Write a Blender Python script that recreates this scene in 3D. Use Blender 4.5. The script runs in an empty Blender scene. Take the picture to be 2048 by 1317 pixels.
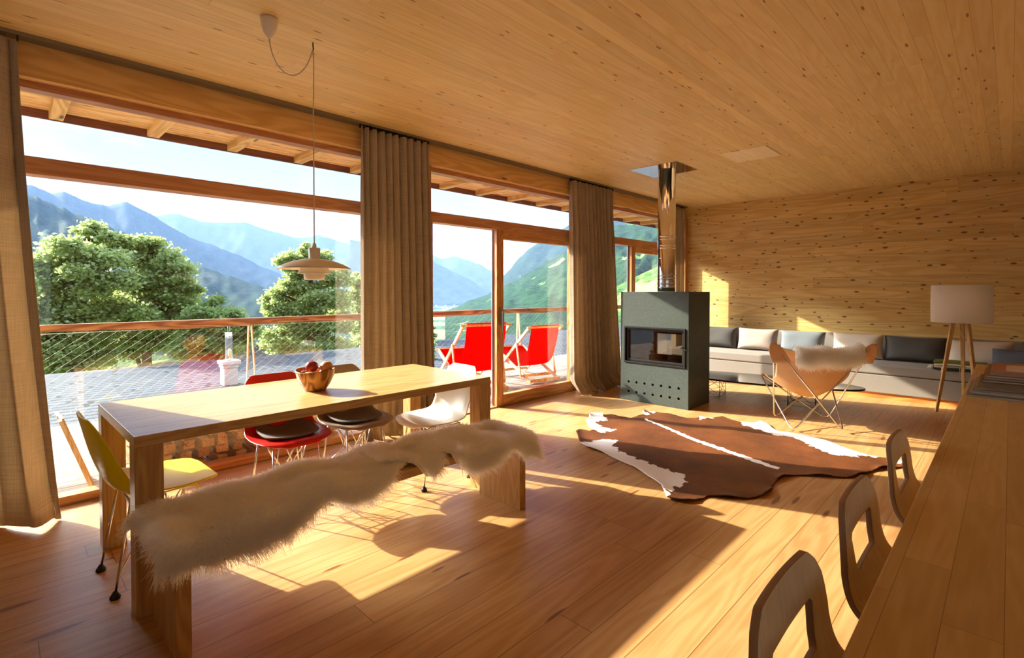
import bpy, bmesh, math, random
import numpy as np
from mathutils import Vector, Matrix, Euler

# ------------------------------------------------------------------ camera, sky, sun, exposure
scn = bpy.context.scene
COL = scn.collection
R = math.radians
PI = math.pi
random.seed(4)
RNG = np.random.default_rng(11)

IMG_W, IMG_H = 2048.0, 1317.0
FPX, PITCH, VPX, HOR, CAMZ = 1015.0, R(1.0), 2020.0, 583.0, 1.34
YAW = math.atan((VPX - 1024) / FPX)
cam_d = bpy.data.cameras.new('camera')
cam = bpy.data.objects.new('camera', cam_d)
COL.objects.link(cam)
cam.location = (0, 0, CAMZ)
cam.rotation_euler = (PI / 2 - PITCH, 0, YAW)
cam_d.sensor_width = 36.0
cam_d.sensor_fit = 'HORIZONTAL'
cam_d.lens = 36.0 * FPX / IMG_W
CY = HOR + FPX * math.tan(PITCH)
cam_d.shift_y = (CY - IMG_H / 2) / IMG_W
cam_d.clip_start = 0.05
cam_d.clip_end = 60000
scn.camera = cam

vs = scn.view_settings
vs.view_transform = 'Standard'
vs.look = 'None'
vs.gamma = 1.0
vs.use_curve_mapping = False
vs.exposure = 1.08

SUN_AZ, SUN_EL, SUN_E = R(20.5), R(24.9), 8.9
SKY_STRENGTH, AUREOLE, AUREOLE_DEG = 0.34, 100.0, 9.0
sun_d = bpy.data.lights.new('sun', 'SUN')
sun_d.energy = SUN_E
sun_d.angle = R(0.55)
sun_d.color = (1.0, 0.94, 0.83)
sun = bpy.data.objects.new('sun', sun_d)
COL.objects.link(sun)
_d = Vector((math.cos(SUN_AZ) * math.cos(SUN_EL), math.sin(SUN_AZ) * math.cos(SUN_EL), -math.sin(SUN_EL)))
sun.rotation_euler = _d.to_track_quat('-Z', 'Y').to_euler()
sun.location = (-30, -9, 17)

world = bpy.data.worlds.new('sky')
scn.world = world
world.use_nodes = True
wn = world.node_tree
wn.nodes.clear()
def _wn(t, **k):
    n = wn.nodes.new(t)
    for a, b in k.items():
        setattr(n, a, b)
    return n
_out = _wn('ShaderNodeOutputWorld'); _bg = _wn('ShaderNodeBackground')
_tc = _wn('ShaderNodeTexCoord'); _sep = _wn('ShaderNodeSeparateXYZ')
wn.links.new(_tc.outputs['Generated'], _sep.inputs[0])
_r = _wn('ShaderNodeValToRGB')
wn.links.new(_sep.outputs['Z'], _r.inputs[0])
_e = _r.color_ramp.elements
_e[0].position = 0.0; _e[0].color = (0.93, 0.95, 0.97, 1)
_e[1].position = 0.75; _e[1].color = (0.36, 0.55, 0.88, 1)
_x = _e.new(0.30); _x.color = (0.76, 0.85, 0.95, 1)
_map = _wn('ShaderNodeMapping'); _map.inputs['Scale'].default_value = (3.0, 3.0, 7.5)
wn.links.new(_tc.outputs['Generated'], _map.inputs[0])
_nz = _wn('ShaderNodeTexNoise'); _nz.inputs['Scale'].default_value = 1.7
_nz.inputs['Detail'].default_value = 9; _nz.inputs['Roughness'].default_value = 0.56
wn.links.new(_map.outputs[0], _nz.inputs['Vector'])
_cr = _wn('ShaderNodeMapRange'); _cr.inputs['From Min'].default_value = 0.50; _cr.inputs['From Max'].default_value = 0.62
wn.links.new(_nz.outputs[0], _cr.inputs[0])
_mx = _wn('ShaderNodeMix', data_type='RGBA')
wn.links.new(_cr.outputs[0], _mx.inputs['Factor'])
wn.links.new(_r.outputs[0], _mx.inputs[6]); _mx.inputs[7].default_value = (1.08, 1.06, 1.03, 1)
# overhead sky, out of view, brightened to add fill light indoors
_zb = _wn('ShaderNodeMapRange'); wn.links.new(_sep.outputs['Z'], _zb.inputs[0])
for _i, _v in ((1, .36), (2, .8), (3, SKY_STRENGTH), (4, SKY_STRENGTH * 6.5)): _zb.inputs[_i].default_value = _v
# the sky is brightest around the sun
_dot = _wn('ShaderNodeVectorMath', operation='DOT_PRODUCT'); wn.links.new(_tc.outputs['Generated'], _dot.inputs[0])
_dot.inputs[1].default_value = (-_d.x, -_d.y, -_d.z)
_ac = _wn('ShaderNodeMath', operation='ARCCOSINE'); wn.links.new(_dot.outputs['Value'], _ac.inputs[0])
_a1 = _wn('ShaderNodeMath', operation='DIVIDE'); wn.links.new(_ac.outputs[0], _a1.inputs[0]); _a1.inputs[1].default_value = R(AUREOLE_DEG)
_a2 = _wn('ShaderNodeMath', operation='POWER'); wn.links.new(_a1.outputs[0], _a2.inputs[0]); _a2.inputs[1].default_value = 2.0
_a3 = _wn('ShaderNodeMath', operation='MULTIPLY'); wn.links.new(_a2.outputs[0], _a3.inputs[0]); _a3.inputs[1].default_value = -1.0
_a4 = _wn('ShaderNodeMath', operation='EXPONENT'); wn.links.new(_a3.outputs[0], _a4.inputs[0])
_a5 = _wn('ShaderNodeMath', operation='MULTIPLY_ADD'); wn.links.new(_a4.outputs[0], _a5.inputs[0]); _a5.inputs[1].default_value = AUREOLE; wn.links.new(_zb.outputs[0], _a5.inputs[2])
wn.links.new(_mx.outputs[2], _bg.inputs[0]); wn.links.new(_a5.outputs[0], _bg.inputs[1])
wn.links.new(_bg.outputs[0], _out.inputs[0])

cy = scn.cycles
cy.use_denoising = True
cy.adaptive_threshold = 0.06
cy.max_bounces = 11
cy.diffuse_bounces = 5
cy.glossy_bounces = 8
cy.transmission_bounces = 9
cy.transparent_max_bounces = 24
cy.volume_bounces = 0
cy.sample_clamp_indirect = 8.0
cy.caustics_reflective = False
cy.caustics_refractive = False

# ------------------------------------------------------------------ pixel -> ray (used to place far terrain and irregular outlines)
_fw = np.array([-math.sin(YAW) * math.cos(PITCH), math.cos(YAW) * math.cos(PITCH), -math.sin(PITCH)])
_rt = np.array([math.cos(YAW), math.sin(YAW), 0.0])
_up = np.cross(_rt, _fw)
_c = np.array([0, 0, CAMZ])
def ray(u, v):
    return _fw + _rt * (u - 1024) / FPX - _up * (v - CY) / FPX
def at_z(u, v, z):
    d = ray(u, v); return _c + d * ((z - CAMZ) / d[2])
def at_dist(u, v, dist):
    d = ray(u, v); return _c + d * (dist / math.hypot(d[0], d[1]))

# ------------------------------------------------------------------ materials
def lin(h):
    h = h.lstrip('#')
    o = []
    for i in (0, 2, 4):
        c = int(h[i:i + 2], 16) / 255
        o.append(c / 12.92 if c <= 0.04045 else ((c + 0.055) / 1.055) ** 2.4)
    return (*o, 1.0)

class G:
    def __init__(s, name):
        s.m = bpy.data.materials.new(name); s.m.use_nodes = True
        s.t = s.m.node_tree; s.t.nodes.clear()
        s.out = s.t.nodes.new('ShaderNodeOutputMaterial')
    def put(s, sock, v):
        if isinstance(v, bpy.types.NodeSocket): s.t.links.new(v, sock)
        elif isinstance(v, bpy.types.Node): s.t.links.new(v.outputs[0], sock)
        else: sock.default_value = v
    def n(s, t, props=None, **ins):
        nd = s.t.nodes.new(t)
        for a, b in (props or {}).items(): setattr(nd, a, b)
        for k, v in ins.items():
            key = int(k[1:]) if k[0] == 'i' and k[1:].isdigit() else k.replace('_', ' ')
            s.put(nd.inputs[key], v)
        return nd
    def math(s, op, a, b=0.0, c=0.0):
        return s.n('ShaderNodeMath', {'operation': op}, i0=a, i1=b, i2=c).outputs[0]
    def mix(s, f, a, b, blend='MIX'):
        return s.n('ShaderNodeMix', {'data_type': 'RGBA', 'blend_type': blend}, i0=f, i6=a, i7=b).outputs[2]
    def rng(s, v, a, b, c=0.0, d=1.0):
        return s.n('ShaderNodeMapRange', {'interpolation_type': 'SMOOTHSTEP'}, i0=v, i1=a, i2=b, i3=c, i4=d).outputs[0]
    def obj(s): return s.n('ShaderNodeTexCoord').outputs['Object']
    def noise(s, vec, scale, detail=3, rough=.5, dist=0.0):
        return s.n('ShaderNodeTexNoise', None, Vector=vec, Scale=scale, Detail=detail, Roughness=rough, Distortion=dist).outputs[0]
    def comb(s, x, y, z): return s.n('ShaderNodeCombineXYZ', None, i0=x, i1=y, i2=z).outputs[0]
    def pbr(s, col, rough=.5, metal=0.0, spec=.5, bump=None, bstr=.1, bdist=.01, **kw):
        p = s.n('ShaderNodeBsdfPrincipled')
        s.put(p.inputs['Base Color'], col); s.put(p.inputs['Roughness'], rough)
        s.put(p.inputs['Metallic'], metal); s.put(p.inputs['Specular IOR Level'], spec)
        for k, v in kw.items(): s.put(p.inputs[k.replace('_', ' ')], v)
        if bump is not None:
            b = s.n('ShaderNodeBump', None, Strength=bstr, Distance=bdist, Height=bump)
            s.put(p.inputs['Normal'], b.outputs[0])
        s.t.links.new(p.outputs[0], s.out.inputs[0])
        return s.m
    def fin(s, sh):
        s.t.links.new(sh.outputs[0] if isinstance(sh, bpy.types.Node) else sh, s.out.inputs[0]); return s.m

def plain(name, col, rough=.5, metal=0.0, spec=.5, var=.06, scale=30, bump=0.0, **kw):
    g = G(name); c = lin(col) if isinstance(col, str) else col
    nz = g.noise(g.obj(), scale, 3)
    d = tuple(x * (1 - var) for x in c[:3]) + (1,); l = tuple(min(1, x * (1 + var)) for x in c[:3]) + (1,)
    return g.pbr(g.mix(nz, d, l), rough, metal, spec, bump=nz if bump else None, bstr=bump, bdist=.004, **kw)

def wood(name, dark, light, along=1, across=0, width=0.0, length=2.4, gap=0.0, rough=.42, knots=0.0,
         ks=(2.2, 8.0), grain=1.0, var=.25, bump=.12, fine=.45, spec=.4, kcol='#3a1c08', gapcol='#4a250c', soft=.10):
    g = G(name)
    sp = g.n('ShaderNodeSeparateXYZ', None, i0=g.obj())
    third = 3 - along - across
    a, b, c = sp.outputs[along], sp.outputs[across], sp.outputs[third]
    if width:
        bw = g.math('DIVIDE', b, width); bi = g.math('FLOOR', bw)
        r1 = g.n('ShaderNodeTexWhiteNoise', {'noise_dimensions': '1D'}, W=bi).outputs[0]
        a2 = g.math('MULTIPLY_ADD', r1, length * 5, a)
        al = g.math('DIVIDE', a2, length); ai = g.math('FLOOR', al)
        r2 = g.n('ShaderNodeTexWhiteNoise', {'noise_dimensions': '2D'}, Vector=g.comb(bi, ai, 0.0)).outputs[0]
    else:
        r2 = g.n('ShaderNodeObjectInfo').outputs['Random']
    sh = g.math('MULTIPLY', r2, 47.0)
    v1 = g.comb(g.math('MULTIPLY_ADD', a, 1.1, sh), g.math('MULTIPLY_ADD', b, 22.0, sh), g.math('MULTIPLY', c, 22.0))
    n1 = g.noise(v1, 2.2 * grain, 3, .62, .4)
    v2 = g.comb(g.math('MULTIPLY_ADD', a, .55, sh), g.math('MULTIPLY_ADD', b, 5.0, sh), g.math('MULTIPLY', c, 5.0))
    n2 = g.noise(v2, 1.0 * grain, 2, .4, .3)
    w = g.math('MULTIPLY_ADD', g.math('SINE', g.math('MULTIPLY', n2, 62.0)), .5, .5)
    f = g.math('ADD', g.math('MULTIPLY', n1, 1 - fine), g.math('MULTIPLY', w, fine))
    f = g.rng(f, .18, .82)
    col = g.mix(f, lin(dark), lin(light))
    tint = g.math('MULTIPLY_ADD', r2, var, 1 - var / 2)
    col = g.mix(1.0, col, g.comb(tint, tint, tint), 'MULTIPLY')
    if knots:
        kv = g.comb(g.math('MULTIPLY_ADD', a, ks[0], sh), g.math('MULTIPLY_ADD', g.math('ADD', b, c), ks[1], sh), 0.0)
        vo = g.n('ShaderNodeTexVoronoi', {'voronoi_dimensions': '2D'}, Vector=kv, Scale=1.0, Randomness=1.0)
        pick = g.n('ShaderNodeSeparateXYZ', None, i0=vo.outputs['Color'])
        on = g.math('GREATER_THAN', knots, pick.outputs[0])
        rad = g.math('MULTIPLY_ADD', pick.outputs[1], .13, .05)
        k = g.math('MULTIPLY', g.rng(g.math('DIVIDE', vo.outputs['Distance'], rad), .55, 1.15, 1.0, 0.0), on)
        col = g.mix(g.math('MULTIPLY', k, .82), col, lin(kcol))
    if width and gap:
        fr = g.math('FRACT', bw)
        e = g.math('MULTIPLY', g.math('MINIMUM', fr, g.math('SUBTRACT', 1.0, fr)), width)
        fa = g.math('FRACT', al)
        e2 = g.math('MULTIPLY', g.math('MINIMUM', fa, g.math('SUBTRACT', 1.0, fa)), length)
        gp = g.rng(g.math('MINIMUM', e, e2), gap * .4, gap * 1.3, 1.0, 0.0)
        col = g.mix(g.math('MULTIPLY', gp, .8), col, lin(gapcol))
    return g.pbr(col, rough, 0, spec, bump=n1, bstr=bump, bdist=.003)

M = {}
M['floor'] = wood('larch_floor', '#b3834f', '#c79c69', 1, 0, .165, 3.4, .0018, rough=.36, knots=.16, ks=(1.6, 9), var=.14, fine=.25, kcol='#6b3413', gapcol='#5a2c10')
M['ceiling'] = wood('spruce_ceiling', '#e6c585', '#eed59d', 1, 0, .085, 3.0, .0009, rough=.5, knots=.18, ks=(4.6, 21), var=.13, fine=.3, kcol='#7a451c', gapcol='#a96f35')
M['wall'] = wood('knotty_spruce_wall', '#cfa864', '#e0c07e', 0, 2, .155, 3.8, .0010, rough=.5, knots=.62, ks=(4.8, 11.5), var=.18, fine=.4, kcol='#4f2810', gapcol='#7a4a1d')
M['wall_y'] = wood('spruce_side_wall', '#d8b06c', '#e6c586', 1, 2, .155, 3.8, .0010, rough=.5, knots=.5, ks=(3.3, 9), var=.18, fine=.4, kcol='#4f2810', gapcol='#7a4a1d')
M['beam'] = wood('larch_beam', '#cf9f5c', '#e2b775', 1, 2, rough=.45, knots=.10, ks=(1.1, 5), var=.1, kcol='#54290c')
M['frame_y'] = wood('larch_frame_horizontal', '#b67c54', '#cb956c', 1, 2, rough=.4, var=.1, grain=1.5)
M['frame_z'] = wood('larch_frame_upright', '#a86c3c', '#c98f58', 2, 1, rough=.4, var=.1, grain=1.5)
M['leaf_y'] = wood('larch_door_rail', '#b67c45', '#d29d62', 1, 2, rough=.4, var=.1, grain=1.5)
M['rafter'] = wood('spruce_rafter', '#c39552', '#e2bd7e', 0, 2, rough=.6, knots=.2, ks=(2, 8), var=.15)
M['soffit'] = wood('spruce_soffit', '#cf9c58', '#ecc588', 1, 0, .14, 3.0, .002, rough=.6, knots=.3, ks=(2, 8), var=.15)
M['hatch'] = wood('hatch_panel', '#f8e2bc', '#fcecd0', 1, 0, .085, 3.0, .0009, rough=.5, knots=.2, ks=(2.6, 10), var=.1, gapcol='#b98a50')
M['fascia'] = wood('dark_red_fascia', '#4d2220', '#6b3430', 1, 2, rough=.5, var=.1)
M['oak_y'] = wood('oak_table', '#ae8650', '#c9a470', 1, 0, .11, 2.6, 0, rough=.30, var=.12, grain=1.6, fine=.3, bump=.06)
M['oak_z'] = wood('oak_leg', '#b08650', '#cea76c', 2, 1, rough=.36, var=.10, grain=1.7, fine=.3, bump=.08)
M['beech'] = wood('beech_butcher_block', '#cba368', '#dab67e', 1, 0, .06, .55, .0005, rough=.30, var=.22, grain=2.2, fine=.2, bump=.04, gapcol='#7a4c22')
M['ply'] = wood('birch_plywood', '#dcc6a2', '#e8d6b6', 2, 1, rough=.38, var=.06, grain=2.4, fine=.25, bump=.03)
M['ply_edge'] = plain('plywood_edge', '#9a7a62', .55, var=.15)
M['deck'] = wood('weathered_deck', '#7d7169', '#aa9e95', 1, 0, .14, 4.0, .007, rough=.65, var=.25, fine=.5, gapcol='#3a3230', spec=.12)
M['shingle'] = wood('grey_shingle_roof', '#41464d', '#5a6068', 1, 0, .27, 1.9, .045, rough=.8, var=.25, fine=.4, gapcol='#15171a', spec=.08)
M['log'] = wood('peeled_log_rail', '#7c4620', '#b87d48', 1, 2, rough=.6, knots=.4, ks=(3, 14), var=.1, kcol='#3d1e0c')
M['firewood'] = wood('split_firewood', '#c08a54', '#e3b880', 0, 1, rough=.7, var=.5, grain=2.5)
M['palewood'] = wood('pale_ash_wood', '#c9a274', '#e6c99d', 2, 1, rough=.45, var=.1, grain=2)
M['bowl'] = wood('turned_wood_bowl', '#8a5420', '#d0954a', 2, 0, rough=.32, var=.1, grain=1.6, fine=.6)
M['steel'] = plain('brushed_chrome', '#d8d8d8', .16, 1.0, var=.03)
M['chrome'] = plain('polished_flue_steel', '#e6e3df', .06, 1.0, var=.02)
M['grey_metal'] = plain('grey_alu', '#8d8880', .4, .8)
M['net'] = plain('galvanised_wire', '#b4b2ac', .6)
M['black'] = plain('black_iron', '#1d1b1a', .4, .3)
M['rubber'] = plain('black_rubber', '#141414', .6)
M['white_lamp'] = plain('white_lacquer', '#ece4da', .35, var=.02)
M['cord'] = plain('white_cord', '#d9cfc2', .6)
def fibreglass(name, col, f):
    g = G(name)
    p = g.n('ShaderNodeBsdfPrincipled', None, Roughness=.32); g.put(p.inputs['Base Color'], lin(col))
    t = g.n('ShaderNodeBsdfTranslucent', None, Color=lin(col))
    return g.fin(g.n('ShaderNodeMixShader', None, i0=f, i1=p.outputs[0], i2=t.outputs[0]))
M['yellow'] = fibreglass('yellow_shell', '#f8ea1c', .3)
M['red'] = plain('red_shell', '#c01a12', .32, var=.03)
M['taupe'] = plain('taupe_shell', '#86705e', .34, var=.03)
M['white'] = plain('white_shell', '#ece6dc', .32, var=.02)
M['felt'] = plain('charcoal_felt', '#645c57', .95, var=.2, scale=200)
M['apple'] = plain('red_apple', '#8f1f22', .35, var=.45, scale=14)
M['peach'] = plain('blushed_peach', '#c98a55', .55, var=.30, scale=9)
M['stoneblack'] = plain('black_laminate', '#1a1918', .12, var=.05)
M['leather'] = plain('tan_saddle_leather', '#d2a373', .46, var=.10, scale=12, bump=.08)
M['stitch'] = plain('leather_edge', '#d6a374', .6)
M['sofa'] = plain('grey_sofa_wool', '#8a827b', .95, var=.10, scale=160, bump=.2)
M['plinth'] = wood('orange_plinth', '#b5713a', '#d89755', 0, 2, rough=.4, var=.1)
M['cush_dark'] = plain('charcoal_cushion', '#4b4744', .95, var=.12, scale=150, bump=.2)
M['cush_taupe'] = plain('taupe_cushion', '#a4948a', .95, var=.08, scale=150, bump=.2)
M['cush_blue'] = plain('slate_cushion', '#6d7379', .95, var=.10, scale=150, bump=.2)
M['cush_pink'] = plain('oat_cushion', '#cdbbaa', .95, var=.08, scale=150, bump=.2)
M['cush_navy'] = plain('blue_grey_cushion', '#5a5f6c', .95, var=.12, scale=150, bump=.2)
M['canvas_red'] = None
M['chimney_white'] = plain('white_render', '#e6e2dc', .8)
M['bark'] = plain('tree_bark', '#5b4a3a', .9, var=.35, scale=8, bump=.6)
M['house_wall'] = plain('village_plaster', '#e8e2d8', .8)
M['house_roof'] = plain('village_roof', '#8a5a48', .8)

def translucent(name, col, tcol, f, rough=.9, weave=0.0, scale=420):
    g = G(name)
    o = g.obj()
    nz = g.noise(o, 6, 4)
    c = lin(col)
    base = g.mix(nz, tuple(x * .88 for x in c[:3]) + (1,), tuple(min(1, x * 1.08) for x in c[:3]) + (1,))
    d = g.n('ShaderNodeBsdfDiffuse', None, Color=base, Roughness=rough)
    t = g.n('ShaderNodeBsdfTranslucent', None, Color=lin(tcol))
    mx = g.n('ShaderNodeMixShader', None, i0=f, i1=d.outputs[0], i2=t.outputs[0])
    if weave:
        sp = g.n('ShaderNodeSeparateXYZ', None, i0=o)
        vy = g.noise(g.comb(0.0, sp.outputs[1], g.math('MULTIPLY', sp.outputs[2], .03)), scale, 2)
        vz = g.noise(g.comb(0.0, g.math('MULTIPLY', sp.outputs[1], .03), sp.outputs[2]), scale, 2)
        th = g.math('ADD', vy, vz)
        k = g.rng(th, .6, 1.4, 1 - weave, 1 + weave)
        g.put(d.inputs['Color'], g.mix(1.0, base, g.comb(k, k, k), 'MULTIPLY'))
        b = g.n('ShaderNodeBump', None, Strength=.3, Distance=.002, Height=th)
        g.put(d.inputs['Normal'], b.outputs[0])
    return g.fin(mx)
M['linen'] = translucent('brown_linen', '#c8b8a3', '#d0ba99', .26, weave=.22, scale=190)
M['canvas_red'] = translucent('red_canvas', '#d6150f', '#ff2a1c', .45)
M['shade'] = translucent('white_drum_shade', '#fffdf8', '#fffdf8', .28)
M['fur'] = translucent('cream_fleece', '#fdf6ee', '#fdf6f0', .5)
M['fur_tan'] = translucent('tan_fleece', '#f6e2c6', '#fbe8cc', .5)
def furmat(name, col):
    g = G(name)
    h = g.n('ShaderNodeBsdfHairPrincipled', {'parametrization': 'COLOR'}, Color=col, Roughness=.45, Radial_Roughness=.6)
    d = g.n('ShaderNodeBsdfDiffuse', None, Color=col)
    return g.fin(g.n('ShaderNodeMixShader', None, i0=.2, i1=h.outputs[0], i2=d.outputs[0]))
M['fur'] = furmat('cream_fleece', (1.0, .955, .91, 1))
M['fur_tan'] = furmat('tan_fleece', (1.0, .95, .86, 1))
M['skin'] = plain('fleece_hide', '#fbf3e6', .9)
def leafmat(name, c1, c2, t1):
    g = G(name)
    rnd = g.n('ShaderNodeNewGeometry').outputs['Random Per Island']
    col = g.mix(rnd, lin(c1), lin(c2))
    d = g.n('ShaderNodeBsdfDiffuse', None, Color=col)
    t = g.n('ShaderNodeBsdfTranslucent', None, Color=g.mix(.5, col, lin(t1)))
    gl = g.n('ShaderNodeBsdfGlossy', None, Color=(1, 1, 1, 1), Roughness=.45)
    mx = g.n('ShaderNodeMixShader', None, i0=.5, i1=d.outputs[0], i2=t.outputs[0])
    return g.fin(g.n('ShaderNodeMixShader', None, i0=.05, i1=mx.outputs[0], i2=gl.outputs[0]))
M['leaf'] = leafmat('maple_leaves', '#6d8a4a', '#b2c27a', '#e6ec98')
M['leaf2'] = leafmat('bush_leaves', '#577c40', '#96b066', '#d2de80')

def glassmat(name, tint=(.97, .985, .98, 1)):
    g = G(name)
    geo = g.n('ShaderNodeNewGeometry')
    dt = g.n('ShaderNodeVectorMath', {'operation': 'DOT_PRODUCT'}, i0=geo.outputs['Normal'], i1=geo.outputs['Incoming'])
    c = g.math('SUBTRACT', 1.0, g.math('ABSOLUTE', dt.outputs['Value']))
    fr = g.math('MULTIPLY_ADD', g.math('POWER', c, 5.0), .95, .045)
    tr = g.n('ShaderNodeBsdfTransparent', None, Color=tint)
    gl = g.n('ShaderNodeBsdfGlossy', None, Color=(1, 1, 1, 1), Roughness=0.0)
    return g.fin(g.n('ShaderNodeMixShader', None, i0=fr, i1=tr.outputs[0], i2=gl.outputs[0]))
M['glass'] = glassmat('window_glass')
M['fireglass'] = glassmat('stove_glass', (.72, .70, .66, 1))

def concrete():
    g = G('grey_green_concrete'); o = g.obj()
    n1 = g.noise(o, 3, 6, .6); n2 = g.noise(o, 40, 4, .6)
    c = g.mix(n1, lin('#2c332f'), lin('#444c46'))
    c = g.mix(g.rng(n2, .35, .75, 0, .35), c, lin('#555d55'))
    vo = g.n('ShaderNodeTexVoronoi', None, Vector=o, Scale=9.0)
    c = g.mix(g.rng(vo.outputs['Distance'], .03, .05, .8, 0), c, lin('#2e312e'))
    return g.pbr(c, .62, 0, .35, bump=n2, bstr=.12)
M['concrete'] = concrete()
M['bounce_white'] = plain('white_bounce_wall', '#f1ece2', .7, var=.02)  # unseen walls made white to bounce neutral fill light into the room

# ------------------------------------------------------------------ mesh helpers
class MB:
    def __init__(s): s.v = []; s.f = []; s.sm = []
    def add(s, vs, fs, smooth=False):
        o = len(s.v); s.v += [tuple(map(float, p)) for p in vs]
        for f in fs: s.f.append([i + o for i in f]); s.sm.append(smooth)
        return s
    def box(s, x0, x1, y0, y1, z0, z1, mat=None):
        p = [Vector((x, y, z)) for z in (z0, z1) for y in (y0, y1) for x in (x0, x1)]
        if mat is not None: p = [mat @ q for q in p]
        return s.add(p, [(0, 2, 3, 1), (4, 5, 7, 6), (0, 1, 5, 4), (2, 6, 7, 3), (0, 4, 6, 2), (1, 3, 7, 5)])
    def bar(s, a, b, w, h, upv=(0, 0, 1)):
        a, b = Vector(a), Vector(b); d = (b - a).normalized(); u = Vector(upv)
        if abs(d.dot(u)) > .98: u = Vector((1, 0, 0))
        x = d.cross(u).normalized(); y = x.cross(d).normalized()
        p = [q + x * sx * w / 2 + y * sy * h / 2 for q in (a, b) for sx, sy in ((-1, -1), (1, -1), (1, 1), (-1, 1))]
        return s.add(p, [(3, 2, 1, 0), (4, 5, 6, 7), (0, 1, 5, 4), (1, 2, 6, 5), (2, 3, 7, 6), (3, 0, 4, 7)])
    def tube(s, pts, r, seg=8, closed=False, cap=True):
        pts = [Vector(p) for p in pts]; n = len(pts); o = []
        rs = r if isinstance(r, (list, tuple)) else [r] * n
        prev = None
        for i, p in enumerate(pts):
            if closed: t = pts[(i + 1) % n] - pts[i - 1]
            else: t = pts[min(i + 1, n - 1)] - pts[max(i - 1, 0)]
            t.normalize()
            if prev is None:
                u = Vector((0, 0, 1)) if abs(t.z) < .9 else Vector((1, 0, 0))
                x = t.cross(u).normalized()
            else:
                x = (prev - t * prev.dot(t)).normalized()
            prev = x; y = t.cross(x)
            for k in range(seg):
                a = 2 * PI * k / seg; o.append(p + (x * math.cos(a) + y * math.sin(a)) * rs[i])
        f = []
        for i in range(n if closed else n - 1):
            j = (i + 1) % n
            for k in range(seg):
                l = (k + 1) % seg; f.append((i * seg + k, i * seg + l, j * seg + l, j * seg + k))
        if cap and not closed:
            f.append(tuple(range(seg - 1, -1, -1))); f.append(tuple(range((n - 1) * seg, n * seg)))
        return s.add(o, f, True)
    def lathe(s, prof, seg=32, c=(0, 0, 0), cap=True):
        o = []; f = []; n = len(prof)
        for r, z in prof:
            for k in range(seg):
                a = 2 * PI * k / seg; o.append((c[0] + r * math.cos(a), c[1] + r * math.sin(a), c[2] + z))
        for i in range(n - 1):
            for k in range(seg):
                l = (k + 1) % seg; f.append((i * seg + k, i * seg + l, (i + 1) * seg + l, (i + 1) * seg + k))
        if cap:
            f.append(tuple(range(seg - 1, -1, -1))); f.append(tuple(range((n - 1) * seg, n * seg)))
        return s.add(o, f, True)
    def grid(s, P, closed_u=False, smooth=True):
        nu, nv = len(P), len(P[0]); o = [q for row in P for q in row]; f = []
        for i in range(nu if closed_u else nu - 1):
            j = (i + 1) % nu
            for k in range(nv - 1): f.append((i * nv + k, j * nv + k, j * nv + k + 1, i * nv + k + 1))
        return s.add(o, f, smooth)
    def prism(s, poly, z0, z1, smooth=False):
        n = len(poly)
        return s.add([(x, y, z) for z in (z0, z1) for x, y in poly],
                     [tuple(range(n - 1, -1, -1)), tuple(range(n, 2 * n))] + [(i, (i + 1) % n, n + (i + 1) % n, n + i) for i in range(n)], smooth)
    def sphere(s, c, r, nu=16, nv=10, sz=1.0):
        P = [(max(1e-4, r * math.sin(PI * j / nv)), -r * sz * math.cos(PI * j / nv)) for j in range(nv + 1)]
        return s.lathe(P, nu, c, cap=False)
    def build(s, name, mat, parent=None, bevel=0.0, seg=2, solid=0.0, sub=0, off=0.0, loc=None):
        me = bpy.data.meshes.new(name); me.from_pydata(s.v, [], s.f)
        me.polygons.foreach_set('use_smooth', s.sm)
        bm = bmesh.new(); bm.from_mesh(me); bmesh.ops.recalc_face_normals(bm, faces=bm.faces); bm.to_mesh(me); bm.free()
        me.update()
        ob = bpy.data.objects.new(name, me); COL.objects.link(ob)
        for mm in (mat if isinstance(mat, (list, tuple)) else [mat]): me.materials.append(mm)
        if parent is not None: ob.parent = parent
        if loc is not None: ob.location = loc
        if solid:
            q = ob.modifiers.new('thick', 'SOLIDIFY'); q.thickness = solid; q.offset = off
        if bevel:
            q = ob.modifiers.new('bevel', 'BEVEL'); q.width = bevel; q.segments = seg; q.limit_method = 'ANGLE'; q.angle_limit = R(35)
        if sub:
            q = ob.modifiers.new('smooth', 'SUBSURF'); q.levels = sub; q.render_levels = sub
        return ob

def tag(o, label=None, cat=None, group=None, kind=None):
    if label: o['label'] = label
    if cat: o['category'] = cat
    if group: o['group'] = group
    if kind: o['kind'] = kind
    return o
def thing(name, label, cat, loc=(0, 0, 0), rz=0.0, group=None, kind=None):
    o = bpy.data.objects.new(name, None); COL.objects.link(o)
    o.location = loc; o.rotation_euler = (0, 0, rz); o.empty_display_size = .1
    return tag(o, label, cat, group, kind)
def copy_tree(o, parent=None):
    c = o.copy(); COL.objects.link(c); c.parent = parent
    if parent is not None: c.matrix_parent_inverse = o.matrix_parent_inverse.copy()
    for ch in [x for x in bpy.data.objects if x.parent == o]: copy_tree(ch, c)
    return c
def struct(name, mb, mat, label=None, **k):
    o = mb.build(name, mat, **k); return tag(o, label, None, None, 'structure')
def bezier(p0, p1, p2, p3, n):
    p = [Vector(q) for q in (p0, p1, p2, p3)]
    return [p[0] * (1 - t) ** 3 + p[1] * 3 * t * (1 - t) ** 2 + p[2] * 3 * t * t * (1 - t) + p[3] * t ** 3 for t in [i / n for i in range(n + 1)]]
def interp(t, xs, ys): return float(np.interp(t, xs, ys))
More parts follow.
